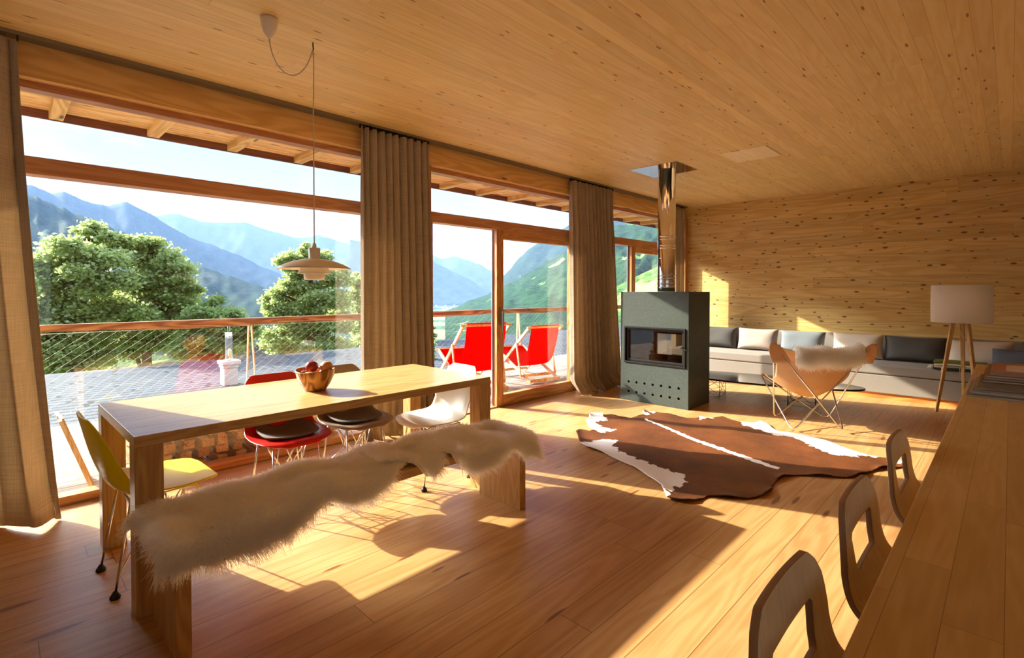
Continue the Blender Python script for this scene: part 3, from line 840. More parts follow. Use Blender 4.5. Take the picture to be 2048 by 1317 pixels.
MB().bar((wx1 - .035, -hy + .012, .70), (wx1 - .035, -hy - .03, .70), .014, .014).bar((wx1 - .05, -hy - .03, .70), (wx1 + .03, -hy - .034, .675), .012, .014).build('door_handle', M['black'], dr, bevel=.002)
bk = MB()
bk.box(wx0 + .001, -.30 + .06, hy - .04, hy - .004, .466, .914); bk.box(.17, wx1 - .001, hy - .04, hy - .004, .466, .914)
bk.box(-.24, .17, hy - .04, hy - .004, .80, .914); bk.box(-.24, .17, hy - .04, hy - .004, .466, .535)
bk.build('rear_frame', M['black'], stove)
MB().box(-.24, .17, hy - .025, hy - .019, .535, .80).build('rear_glass', M['fireglass'], stove)
MB().box(wx0 + .001, wx1 - .001, -hy + .062, hy - .042, .466, .474).build('hearth_plate', M['black'], stove)
fl = MB().lathe([(.105, FZ + .001), (.105, FZ + .05), (.105, ZC - .003)], 48)
fo = fl.build('flue', M['chrome'], stove); fo.location = (.015, .015, 0)
for zz in (1.385, 1.43, 1.49, 1.53, 1.86, 1.895, 1.965, 2.0):
    c = MB().lathe([(.105, zz - .008), (.1095, zz - .004), (.1095, zz + .004), (.105, zz + .008)], 48, cap=False).build('flue_collar', M['chrome'], stove)
    c.location = (.015, .015, 0)
MB().box(-.30, .30, -.285, .285, ZC - .006, ZC - .001).build('ceiling_plate', M['chrome'], stove).location = (-.01, -.01, 0)

# ------------------------------------------------------------------ cowhide rug
OUT = [(1160, 890), (1152, 868), (1158, 862), (1166, 861.5), (1179, 864), (1186, 862), (1178, 857), (1172, 843.6), (1179, 841), (1179, 829), (1190, 827.5), (1206, 829), (1208, 833), (1224, 834), (1238, 837.5), (1250, 836.5), (1262, 838), (1274, 836),
       (1286, 834), (1289, 829), (1284, 823), (1289, 821), (1295, 824), (1311, 827), (1325, 831), (1343, 833), (1368, 837), (1395, 840), (1401, 837.5), (1412, 840), (1424, 837.5), (1434, 836.5), (1445, 837), (1463, 844.5), (1478, 849), (1497, 849.5), (1508, 847.5), (1520.5, 845.5), (1534, 851), (1548, 860.5), (1558, 865),
       (1585, 871), (1616, 878), (1655, 884), (1694, 899.6), (1733, 911), (1761, 918), (1790, 924), (1808, 930), (1804, 937), (1783, 938), (1765, 939), (1748, 944), (1733, 950), (1710, 956), (1694, 958), (1640, 955.5), (1597, 953), (1569, 956), (1556, 962), (1547, 972), (1545, 982), (1535, 991), (1524, 996), (1499, 1000),
       (1470, 1000), (1440, 998), (1426, 996), (1417, 995), (1406, 1000), (1389, 1006), (1361, 1007), (1341, 1001.5), (1333, 998), (1329, 988), (1322, 975), (1308, 965), (1294, 956), (1280, 945), (1268, 937), (1246, 927), (1220, 915), (1205, 907), (1190, 903), (1172, 898)]
WH = [[(1150, 892), (1200, 880.5), (1237, 885), (1225, 896), (1243, 909), (1300, 930), (1340, 944), (1371, 951), (1374, 960), (1370, 970), (1346, 979), (1347, 985), (1335, 988), (1338, 1001), (1320, 1010), (1220, 935), (1150, 905)],
      [(1165, 845), (1178, 826), (1208, 826), (1207, 834), (1216, 842), (1188, 845), (1203, 855), (1234, 863), (1210, 867), (1192, 865), (1176, 859)],
      [(1477, 850), (1520, 842), (1552, 858), (1655, 880), (1765, 915), (1765, 919), (1735, 915.5), (1700, 917), (1660, 912), (1637, 902), (1610, 887), (1582, 875), (1553, 873), (1520, 862), (1490, 855)],
      [(1288, 842.5), (1292, 841.5), (1330, 855), (1350, 862), (1395, 881), (1460, 906), (1505, 921), (1560, 938), (1555, 942), (1500, 926), (1455, 910), (1390, 884.5), (1340, 863)],
      [(1790, 926), (1812, 929), (1806, 932), (1792, 932)], [(1280, 825), (1284, 822), (1300, 832), (1292, 835)], [(1296, 823), (1311, 826), (1311, 830), (1296, 827)], [(1394, 838), (1403, 836), (1425, 836), (1425, 839), (1400, 842)]]
def toxy(L): return np.array([at_z(u, v, 0.0)[:2] for u, v in L])
def inside(poly, X, Y):
    c = np.zeros(X.shape, bool); n = len(poly); j = n - 1
    for i in range(n):
        xi, yi = poly[i]; xj, yj = poly[j]
        t = ((yi > Y) != (yj > Y)) & (X < (xj - xi) * (Y - yi) / (yj - yi + 1e-12) + xi)
        c ^= t; j = i
    return c
ox = toxy(OUT); hc = ox.mean(0)
hide = bpy.data.meshes.new('cowhide_rug')
bm = bmesh.new()
vs_ = [bm.verts.new((p[0] - hc[0], p[1] - hc[1], 0)) for p in ox]
f0 = bm.faces.new(vs_)
bm.normal_update()
if f0.normal.z < 0: f0.normal_flip()
# cut the outline into a fine net of cells so the hide can carry colour patches and soft waves
for ax, lo, hi in ((0, ox[:, 0].min() - hc[0], ox[:, 0].max() - hc[0]), (1, ox[:, 1].min() - hc[1], ox[:, 1].max() - hc[1])):
    no = (1, 0, 0) if ax == 0 else (0, 1, 0)
    for q in np.arange(lo + .02, hi, .02):
        bmesh.ops.bisect_plane(bm, geom=bm.verts[:] + bm.edges[:] + bm.faces[:], plane_co=(q, 0, 0) if ax == 0 else (0, q, 0), plane_no=no, dist=1e-5)
bm.verts.ensure_lookup_table()
cl = bm.loops.layers.float_color.new('patch')
wxy = [toxy(w) for w in WH]
vx = np.array([v.co.x for v in bm.verts]) + hc[0]; vy = np.array([v.co.y for v in bm.verts]) + hc[1]
jx = vx + .012 * np.sin(vy * 61) + .010 * np.sin(vx * 87 + vy * 40); jy = vy + .012 * np.sin(vx * 57 + 1) + .010 * np.sin(vy * 93 - vx * 30)
wm = np.zeros(len(vx))
for i, w in enumerate(wxy):
    k = .25 if i == 3 else 1.0
    wm = np.maximum(wm, inside(w, vx + (jx - vx) * k, vy + (jy - vy) * k).astype(float))
# distance to outline, for the curl of the rim
sg = np.roll(ox, -1, 0) - ox
dmin = np.full(len(vx), 9.)
for a, d in zip(ox, sg):
    t = np.clip(((vx - a[0]) * d[0] + (vy - a[1]) * d[1]) / (d @ d + 1e-12), 0, 1)
    dmin = np.minimum(dmin, np.hypot(vx - a[0] - t * d[0], vy - a[1] - t * d[1]))
for i, v in enumerate(bm.verts):
    e = math.exp(-dmin[i] / .04)
    v.co.z = .007 + .006 * math.sin(vx[i] * 7 + vy[i] * 3) * (1 - e) + e * (.010 + .012 * math.sin(vx[i] * 13 + vy[i] * 17)) * .8 + .004
for f in bm.faces:
    f.smooth = True
    for l in f.loops:
        a = wm[l.vert.index]; l[cl] = (a, a, a, 1)
bm.to_mesh(hide); bm.free()
g = G('cowhide'); o = g.obj()
at = g.n('ShaderNodeAttribute', {'attribute_name': 'patch'}).outputs['Fac']
nz = g.noise(o, 26, 5, .6); n2 = g.noise(g.n('ShaderNodeMapping', None, i0=o, Scale=(60, 260, 60), Rotation=(0, 0, .5)).outputs[0], 1.0, 4)
mk = g.rng(g.math('ADD', at, g.math('MULTIPLY_ADD', nz, .9, -.45)), .38, .62)
br = g.mix(g.rng(g.noise(o, 3.2, 5, .6), .3, .75), lin('#48230f'), lin('#6b3819'))
br = g.mix(g.math('MULTIPLY', g.rng(n2, .4, .8), .45), br, lin('#95602f'))
cc = g.mix(mk, br, lin('#eee7e0'))
M['hide'] = g.pbr(cc, .55, 0, .35, bump=n2, bstr=.25, bdist=.003)
hide.materials.append(M['hide'])
rug = bpy.data.objects.new('cowhide_rug', hide); COL.objects.link(rug); rug.location = (hc[0], hc[1], 0)
q = rug.modifiers.new('thick', 'SOLIDIFY'); q.thickness = .004; q.offset = -1
tag(rug, 'brown and white cowhide rug spread on the floor', 'rug')

# ------------------------------------------------------------------ leather butterfly chair
bf = thing('butterfly_chair', 'tan leather butterfly chair on a bent steel rod frame', 'armchair', (-1.43, 5.62, 0))
o_ = Vector((-1.43, 5.62, 0))
A, B, C_, D = [Vector(p) - o_ for p in ((-1.455, 5.285, .008), (-1.10, 5.575, .008), (-1.755, 5.72, .008), (-1.335, 6.02, .008))]
HL, HR = Vector((-1.60, 5.17, .845)) - o_, Vector((-.905, 5.75, .845)) - o_
LL, LR = Vector((-1.93, 5.84, .435)) - o_, Vector((-1.37, 6.22, .435)) - o_
def vee(p, foot, q):
    r = .09
    a = foot + (p - foot).normalized() * r; b = foot + (q - foot).normalized() * r
    return [p] + [a * (1 - t) ** 2 + foot * 2 * t * (1 - t) + b * t * t for t in [i / 6 for i in range(7)]] + [q]
loops = [(HL, B, LR, C_), (HR, A, LL, D)]
for hi, f1, lo, f2 in loops:
    path = []
    for p, foot, q in ((hi, f1, lo), (lo, f2, hi)):
        seg_ = vee(p, foot, q)
        path += seg_[1:-1]
        # rounded tip at q
        nxt = f2 if q is lo else f1
        r = .05
        a = q + (foot - q).normalized() * r; b = q + (nxt - q).normalized() * r
        path += [a * (1 - t) ** 2 + q * 2 * t * (1 - t) + b * t * t for t in [i / 5 for i in range(6)]]
    MB().tube(path, .0075, 10, closed=True).build('rod_frame', M['steel'], bf)
# the sling: bilinear hide between the four tips sagging towards the seat
fwd = ((LL + LR) / 2 - (HL + HR) / 2); fwd.z = 0; fwd.normalize()
sgt = Vector((fwd.y, -fwd.x, 0))
P = []
NB = 33
for i in range(NB):
    u = -1 + 2 * i / (NB - 1); row = []
    for j in range(41):
        t = j / 40          # 0 = back top, 1 = front
        wk = .5 + .5 * u
        hi = HL.lerp(HR, wk); lo = LL.lerp(LR, wk)
        # centre line of the sling: drops from the sagging back edge to the seat and rises to the front edge
        c_hi = (HL + HR) / 2; c_lo = (LL + LR) / 2
        sagb = .10 * (1 - u * u)
        zc = interp(t, [0, .15, .3, .45, .6, .72, .85, 1], [.775, .65, .50, .37, .285, .275, .31, .365])
        dc = interp(t, [0, .15, .3, .45, .6, .72, .85, 1], [.05, .09, .14, .20, .29, .42, .56, .72])
        base = c_hi + fwd * dc; base.z = zc
        side_hi = HL if u < 0 else HR; side_lo = LL if u < 0 else LR
        edge = side_hi.lerp(side_lo, t)
        mid = math.sin(PI * t)
        edge = edge.lerp(Vector((base.x, base.y, base.z + .05)) + sgt * (.30 if u > 0 else -.30) * 1.0, mid * .62)
        s = abs(u)
        p = base.lerp(edge, s ** 1.25)
        p.z -= .05 * math.sin(PI * s) * (1 - t * .5)
        row.append(p)
    P.append(row)
sl = MB().grid(P).build('sling', M['leather'], bf, solid=.005, sub=1)
for hi_, s_ in ((HL, -1), (HR, 1)):
    pk = MB()
    PP = []
    for i in range(13):
        a = -1.15 + 2.3 * i / 12; row = []
        for j in range(9):
            b = j / 8
            dn = Vector((0, 0, -1)) + fwd * .12
            row.append(hi_ + Vector((0, 0, .018)) - fwd * (.014 * math.cos(a * .9)) + sgt * math.sin(a) * (.075 + .03 * b) * .9 * (.35 + .65 * min(1, b * 2.4) ** .5) - sgt * s_ * .085 * b + dn * (.015 + .19 * b) * 1.0)
        PP.append(row)
    pk.grid(PP).build('pocket', M['leather'], bf, solid=.005)
# fleece over the back edge
hp = []
NH = 30
for i in range(NH):
    q = i / (NH - 1); u = -.62 + 1.47 * q
    wk = .5 + .5 * u
    # top edge of the sling at this u
    def slp(uu, t):
        f = (uu + 1) / 2 * (NB - 1); a = int(min(NB - 2, max(0, math.floor(f)))); w = f - a
        k = min(39, int(t * 40)); y = t * 40 - k
        return P[a][k].lerp(P[a + 1][k], w).lerp(P[a][k + 1].lerp(P[a + 1][k + 1], w), y)
    e = slp(u, 0.0); row = []
    for dz, df in ((-.125, -.020), (-.08, -.034), (-.03, -.034), (.012, -.022), (.026, .006), (.012, .030)):
        row.append(e + Vector((0, 0, dz)) + fwd * df)
    for t in (.06, .13, .2, .27): row.append(slp(u, t) + fwd * .012 + Vector((0, 0, .010)))
    hp.append(row)
hm = MB().grid(hp)
hm.f = [list(reversed(f)) for f in hm.f]
fleece('sheepskin_throw', 'pale tan sheepskin hanging over the back of the butterfly chair', 'sheepskin', hm, 16000, .060, M['fur_tan'], 5, .35, o_, rad=.0014, outward=(-fwd.x, -fwd.y, .6))

# ------------------------------------------------------------------ sofa along the back wall
SX0, SX1, SY = -3.93, .95, 7.68
sofa = thing('sofa', 'long low grey built-in sofa along the knotty wall', 'sofa', ((SX0 + SX1) / 2, 8.15, 0))
sx, sy = (SX0 + SX1) / 2, 8.15
def sbox(x0, x1, y0, y1, z0, z1): return MB().box(x0 - sx, x1 - sx, y0 - sy, y1 - sy, z0, z1)
sbox(SX0, SX1, SY + .03, 8.62, 0, .075).build('plinth', M['plinth'], sofa)
sbox(SX0, SX1, SY + .004, 8.62, .076, .300).build('seat_base', M['sofa'], sofa, bevel=.008)
for a, b in ((SX0, -2.27), (-2.265, -.25), (-.245, SX1)):
    sbox(a, b, SY, 8.40, .306, .430).build('seat_cushion', M['sofa'], sofa, bevel=.022, seg=4)
sbox(SX0, SX1, 8.46, 8.62, .30, .735).build('backrest', M['sofa'], sofa, bevel=.02, seg=3)
def pillow(a, b, T, seed):
    rg = random.Random(seed); mb = MB(); N = 17
    for s in (1, -1):
        P = []
        for i in range(N):
            u = -1 + 2 * i / (N - 1); row = []
            for j in range(N):
                v = -1 + 2 * j / (N - 1)
                x = a * u * (1 - .05 * math.cos(PI * v / 2)); z = b * v * (1 - .08 * math.cos(PI * u / 2))
                h = T * (max(0, 1 - u ** 4) * max(0, 1 - v ** 4)) ** .55
                h *= 1 + .08 * math.sin(u * 4 + seed) * math.cos(v * 3 + seed)
                row.append((x, s * h, z))
            P.append(row)
        mb.grid(P)
    return mb
def weld(ob):
    bm = bmesh.new(); bm.from_mesh(ob.data); bmesh.ops.remove_doubles(bm, verts=bm.verts, dist=1e-4)
    bmesh.ops.recalc_face_normals(bm, faces=bm.faces); bm.to_mesh(ob.data); bm.free()
PIL = [(-3.37, .31, .175, 8.23, 'cush_dark', 'charcoal cushion half hidden behind the stove', 0), (-2.765, .305, .175, 8.22, 'cush_taupe', 'grey-beige cushion nearest the stove', 0),
       (-2.155, .31, .17, 8.24, 'cush_blue', 'slate grey cushion beside the gap above the butterfly chair', 0), (-1.475, .305, .175, 8.22, 'cush_pink', 'oat-coloured cushion behind the sheepskin throw', 0),
       (-.865, .33, .170, 8.24, 'cush_dark', 'charcoal cushion left of the floor lamp', 0), (-.25, .31, .165, 8.24, 'cush_pink', 'oat-coloured cushion behind the floor lamp legs', 0),
       (.04, .20, .13, 8.03, 'cush_navy', 'small blue-grey cushion leaning against the oat cushion by the lamp', -.25), (.42, .32, .17, 8.22, 'cush_dark', 'charcoal cushion at the far right end of the sofa', 0)]
for x, a, b, y, m, lb, rz in PIL:
    ob = pillow(a, b, .085, int(x * 100) % 17).build('cushion', M[m], None, sub=1); weld(ob)
    ob.location = (x, y, .432 + b * .975); ob.rotation_euler = (R(-11), 0, rz)
    tag(ob, lb, 'cushion', 'cushions on the sofa')
# folded blanket
bl = thing('folded_blanket', 'striped blanket folded on the sofa seat behind the lamp', 'blanket', (-.40, 7.79, .4335))
for k, (c, z0, w) in enumerate((('#25231f', .0, 1.0), ('#8fa3a0', .022, .97), ('#d3bfa6', .046, .98), ('#5e6a24', .070, 1.0))):
    nm = plain('blanket_wool_%d' % k, c, .95, var=.15, scale=120)
    P = []
    for i in range(25):
        x = -.23 + .46 * i / 24; row = []
        for j in range(13):
            a = -PI / 2 + PI * j / 12
            row.append((x * w, -.115 - .011 * math.cos(a) * 1.0 + .006 * math.sin(x * 20 + k), z0 + .012 + .0115 * math.sin(a) + .004 * math.sin(x * 13 + k)))
        row.append((x * w, .12, z0 + .0235 + .004 * math.sin(x * 13 + k)))
        row.insert(0, (x * w, .12, z0 + .0005))
        P.append(row)
    MB().grid(P).build('fold', nm, bl)
fg = MB()
for i in range(16):
    x = -.235 + .012 * math.sin(i * 2.1); y = -.12 + i * .004; z = .03 + .003 * (i % 7)
    fg.tube([(x, y, z), (x - .02, y - .008, z - .004), (x - .028 - .004 * (i % 3), y - .014, max(.004, z - .03))], .0022, 5)
for x in (-.16, -.12, .0): fg.tube([(x, -.126, .03), (x + .004, -.134, .012), (x + .002, -.137, -.03)], .0024, 5)
fg.build('fringe', M['chimney_white'], bl)

# ------------------------------------------------------------------ coffee table
ct = thing('coffee_table', 'long black elliptical coffee table on two wire bases', 'coffee table', (-2.25, 6.60, 0), R(9))
el = [(1.13 * math.cos(2 * PI * i / 72), .37 * math.sin(2 * PI * i / 72)) for i in range(72)]
MB().prism(el, .235, .257).build('tabletop', M['stoneblack'], ct, bevel=.004)
for cx_ in (-.52, .52):
    w = MB()
    q = [(cx_ - .14, -.16), (cx_ + .14, -.16), (cx_ + .14, .16), (cx_ - .14, .16)]
    for (ax, ay), (bx_, by_) in zip(q, q[1:] + q[:1]):
        for s in (0, 1):
            w.tube([(ax, ay, .234), (ax, ay, .004)], .0032, 6)
        w.tube([(ax, ay, .225), (bx_, by_, .02)], .0026, 6); w.tube([(ax, ay, .02), (bx_, by_, .225)], .0026, 6)
        w.tube([(ax, ay, .10), (bx_, by_, .006)], .0026, 6)
        w.tube([(ax, ay, .230), (bx_, by_, .230)], .003, 6)
    w.tube([(*q[0], .006), (*q[1], .006), (*q[2], .006), (*q[3], .006)], .003, 6, closed=True)
    w.build('wire_base', M['black'], ct)

# ------------------------------------------------------------------ tripod floor lamp
fl_ = thing('floor_lamp', 'wooden tripod floor lamp with white drum shade', 'lamp', (-.38, 7.40, 0))
MB().lathe([(.255, 1.0), (.258, 1.2), (.255, 1.405)], 64, cap=False).build('lamp_shade', M['shade'], fl_, solid=.004)
hub = MB().lathe([(.045, 1.03), (.05, 1.05), (.05, 1.09), (.02, 1.10), (.016, 1.16), (.016, 1.20)], 24).sphere((0, 0, 1.25), .05)
for k in range(3):
    a = k * 2 * PI / 3; hub.tube([(.02 * math.cos(a), .02 * math.sin(a), 1.18), (.252 * math.cos(a), .252 * math.sin(a), 1.18)], .003, 6)
hub.build('lamp_holder', M['white_lamp'], fl_)
for a in (R(203), R(323), R(83)):
    c, s = math.cos(a), math.sin(a); m = MB()
    a0, b0 = Vector((.205 * c, .205 * s, 0)), Vector((.055 * c, .055 * s, 1.10))
    x = Vector((-s, c, 0)); d = (b0 - a0).normalized(); yv = d.cross(x).normalized()
    P = [[p + x * sx_ * w + yv * sy_ * w for sx_, sy_ in ((-1, -1), (1, -1), (1, 1), (-1, 1), (-1, -1))] for p, w in ((a0, .0125), (b0, .020))]
    m.add([q for r in P for q in r[:4]], [(3, 2, 1, 0), (4, 5, 6, 7), (0, 1, 5, 4), (1, 2, 6, 5), (2, 3, 7, 6), (3, 0, 4, 7)])
    m.build('leg', M['oak_z'], fl_, bevel=.003)
MB().tube(smooth_path([(.01, .02, 1.05), (.05, .03, .85), (.10, .06, .55), (.16, .12, .25), (.2, .2, .004), (.5, .26, .004)], 6), .0035, 6).build('cable', M['black'], fl_)

# ------------------------------------------------------------------ counter, stools, magazines
CZ = .90
ctr = thing('counter', 'beech butcher-block counter along the right edge', 'counter', (.30, 1.2, 0))
MB().box(-.44, .44, -3.2, 2.95, CZ - .045, CZ).build('worktop', M['beech'], ctr, bevel=.003)
MB().box(.06, .40, -3.1, 2.85, 0, CZ - .045).build('base', M['wall_y'], ctr)

def stool_shell():
    # rows run from the top edge of the back, down the back, round the bend and out along the seat
    prof = [(-.130, .950), (-.127, .930), (-.122, .905), (-.118, .880), (-.114, .855), (-.110, .830), (-.101, .800), (-.086, .777), (-.062, .763), (-.02, .757), (.06, .754), (.14, .752), (.21, .748), (.235, .738)]
    hw = [.098, .128, .145, .153, .158, .161, .163, .165, .168, .172, .175, .175, .165, .140]
    prof = [(a, b - .014) for a, b in prof]
    pp = smooth_path([(a, 0, b) for a, b in prof], 4); n = len(pp); t0 = np.linspace(0, 1, len(prof))
    ta, tb = .205, .440       # rows of the hand hole
    P = []
    for i, p in enumerate(pp):
        t = i / (n - 1); w = interp(t, t0, hw)
        q = min(1, max(0, (t - ta) / (tb - ta)))
        h = .094 - .014 * q
        e = min(q, 1 - q) / .14
        if e < 1: h *= .72 + .28 * math.sqrt(max(0, 1 - (1 - e) ** 2))
        us = [-w + (w - h) * k / 6 for k in range(7)] + [-h + 2 * h * k / 8 for k in range(1, 8)] + [h + (w - h) * k / 6 for k in range(7)]
        P.append([(p.x - 0.0 + .012 * (u / .16) ** 2 * max(0, 1 - t / .5), u, p.z) for u in us])
    mb = MB().grid(P)
    rows = [i for i in range(n) if ta <= i / (n - 1) <= tb]
    r0, r1 = rows[0], rows[-1]; nv = len(P[0]); keep = []
    for idx, f in enumerate(mb.f):
        i, k = idx // (nv - 1), idx % (nv - 1)
        if r0 <= i < r1 and 6 <= k < 14: continue
        keep.append(f)
    mb.f = keep; mb.sm = [True] * len(keep)
    return mb
def bar_stool(label, loc):
    r = thing('bar_stool', label, 'stool', loc, 0, 'plywood bar stools at the counter')
    o = stool_shell().build('shell', [M['ply'], M['ply_edge']], r)
    q = o.modifiers.new('thick', 'SOLIDIFY'); q.thickness = .012; q.offset = 0; q.material_offset_rim = 1
    b = o.modifiers.new('bevel', 'BEVEL'); b.width = .002; b.segments = 2; b.limit_method = 'ANGLE'
    for sx_, sy_ in ((-1, -1), (-1, 1), (1, -1), (1, 1)):
        MB().tube([(.07 + sx_ * .06, sy_ * .08, .742), (.07 + sx_ * .15, sy_ * .16, .006)], .009, 8).build('leg', M['steel'], r)
    k = [(.07 + sx_ * .123, sy_ * .136, .23) for sx_, sy_ in ((-1, -1), (-1, 1), (1, 1), (1, -1))]
    MB().tube(k, .006, 8, closed=True).build('footrest', M['steel'], r)
    return r
SXX = -.100
st1 = bar_stool('bar stool farthest along the counter, nearest the rug tip', (SXX, 1.755, 0))
for lb, yy in (('middle bar stool of the three at the counter', 1.235), ('nearest bar stool at the bottom edge, by the counter', .778)):
    c = copy_tree(st1); c.location = (SXX, yy, 0); c['label'] = lb

mags = [(0, .27, 2.85, 3.30, .007, '#8f8781'), (.006, .27, 2.86, 3.30, .006, '#6a655f'), (.012, .27, 2.855, 3.29, .008, '#a79c92'), (.02, .275, 2.86, 3.30, .006, '#7d736a'), (.028, .28, 2.87, 3.32, .008, '#948a80'), (.034, .27, 2.86, 3.3, .005, '#5c5650'),
        (.045, .25, 3.02, 3.52, .009, '#4f3a28'), (.05, .26, 3.04, 3.5, .007, '#9c7350'), (.055, .25, 3.05, 3.52, .010, '#6d4c30'), (.07, .25, 3.06, 3.5, .006, '#b08a68'), (.075, .25, 3.10, 3.5, .006, '#a5675a')]
z = CZ + .0005
ML = ['dull grey magazine, lowest of the pile on the counter end', 'dark grey magazine second from the bottom of the counter pile', 'light grey magazine third from the bottom of the counter pile', 'brown-grey magazine fourth from the bottom of the counter pile', 'pale grey magazine under the dark one in the counter pile', 'darkest thin magazine in the middle of the counter pile',
      'dark brown magazine set back on the grey ones', 'tan magazine above the dark brown one', 'thick brown magazine in the upper counter pile', 'pale brown magazine just below the topmost one', 'topmost reddish magazine with a printed cover on the counter']
for (dx, w, y0, y1, t, c), lb in zip(mags, ML):
    m = plain('magazine_cover', c, .35, var=.25, scale=30)
    pg = plain('magazine_pages', '#b5a999', .8, var=.1, scale=300)
    x0 = -.128 + dx
    r = thing('magazine', lb, 'magazine', (x0 + w / 2, (y0 + y1) / 2, z), 0, 'magazines on the counter')
    hx_, hy_ = w / 2 + .05, (y1 - y0) / 2
    MB().box(-hx_ + .05, hx_, -hy_, hy_, t - .0012, t).box(-hx_ + .05, hx_, -hy_, hy_, 0, .0012).build('cover', m, r)
    MB().box(-hx_ + .052, hx_ - .003, -hy_ + .002, hy_ - .003, .0013, t - .0013).build('pages', pg, r)
    if lb.startswith('topmost'):
        pm = plain('cover_print', '#d9cdbf', .4); rm = plain('cover_stripe', '#b5352c', .4)
        MB().box(-.08, .02, -.16, .1, t + .0002, t + .0008).build('cover_photo', pm, r)
        MB().box(.03, .042, -.18, .12, t + .0002, t + .0008).build('cover_stripe', rm, r)
    z += t + .0006

# ------------------------------------------------------------------ red deck chairs on the deck
def deck_chair(label, loc, rz, s=1.0, hw=.30):
    r = thing('deck_chair', label, 'deck chair', loc, rz, 'red canvas deck chairs'); r.scale = (s, s, s)
    bt = Vector((-.45, 0, .80)); bf_ = Vector((.52, 0, .0)); rf = Vector((-.45, 0, .0)); ft = Vector((.52, 0, .42))
    def off(v, y): return Vector((v.x, y, v.z + .012))
    for y in (-hw, hw): MB().bar(off(bf_, y), off(bt, y), .022, .045).build('back_rail', M['palewood'], r, bevel=.004)
    for y in (-hw + .035, hw - .035): MB().bar(off(rf, y), off(ft, y), .022, .045).build('seat_rail', M['palewood'], r, bevel=.004)
    for y in (-hw - .026, hw + .026):
        MB().bar(off(bt.lerp(bf_, .30), y), off(rf.lerp(ft, .18), y), .018, .032).build('strut', M['palewood'], r, bevel=.003)
    cb = MB()
    cb.tube([off(bt, -hw - .035), off(bt, hw + .035)], .015, 10); cb.tube([off(ft, -hw), off(ft, hw)], .015, 10)
    cb.bar(off(rf + Vector((0, 0, .02)), -hw + .02), off(rf + Vector((0, 0, .02)), hw - .02), .03, .05)
    cb.bar(off(rf.lerp(ft, .18), -hw - .03), off(rf.lerp(ft, .18), hw + .03), .022, .04)
    cb.bar(off(bf_.lerp(bt, .08), -hw), off(bf_.lerp(bt, .08), hw), .022, .04)
    cb.build('crossbar', M['palewood'], r, bevel=.003)
    P = []
    cl_ = smooth_path([(-.455, 0, .825), (-.43, 0, .70), (-.37, 0, .50), (-.27, 0, .30), (-.10, 0, .20), (.12, 0, .20), (.32, 0, .29), (.53, 0, .435)], 5)
    for i in range(9):
        y = -hw * .86 + 2 * hw * .86 * i / 8
        P.append([(p.x, y, p.z + .016 - .012 * (1 - (y / hw) ** 2) * math.sin(PI * k / (len(cl_) - 1))) for k, p in enumerate(cl_)])
    MB().grid(P).build('canvas', M['canvas_red'], r, solid=.004)
    return r
deck_chair('red canvas deck chair seen through the open gap of the sliding door', (-5.40, 4.70, 0), 2.83, 1.10, .305)
deck_chair('red canvas deck chair seen through the glass door leaf', (-5.335, 5.787, 0), 2.93, 1.0, .297)

# ------------------------------------------------------------------ firewood under the window, outside
lp = thing('firewood_log', 'split firewood block in the pile outside the window under the table', 'firewood', (-4.7, 1, 0), 0, 'firewood pile outside the window')
MB().box(-.13, .13, -.045, .045, -.035, .035).build('block', M['firewood'], lp, bevel=.004)
rg = random.Random(3); first = True; n = 0
for layer in range(5):
    y = .66 + .02 * layer
    while y < 2.16 - .02 * layer:
        for xr in (-4.50, -4.78):
            w = .105
            if first: c = lp; first = False
            else: c = copy_tree(lp)
            c.location = (xr + rg.uniform(-.02, .02), y + .04, .027 + layer * .079 + rg.uniform(0, .003))
            c.scale = (1, rg.uniform(.7, 1.0), rg.uniform(.8, 1.0))
            c.rotation_euler = (rg.choice((0, 0, .03, -.03)), rg.uniform(-.04, .04), rg.choice((0, .08, -.1, .12, -.06, .04)))
            n += 1
        y += rg.uniform(.116, .15)
bd = thing('leaning_board', 'pale boards leaning beside the firewood outside the window', 'board', (-4.66, .45, -.012))
for k, (xa, xb, dy) in enumerate(((.235, .16, 0), (.155, .02, .012), (.015, -.16, .004))):
    MB().bar(((xa + xb) / 2, dy, 0), ((xa + xb) / 2, -.16 + dy, .50), xa - xb, .020, (0, 1, 0)).build('board', M['palewood'], bd, bevel=.002)

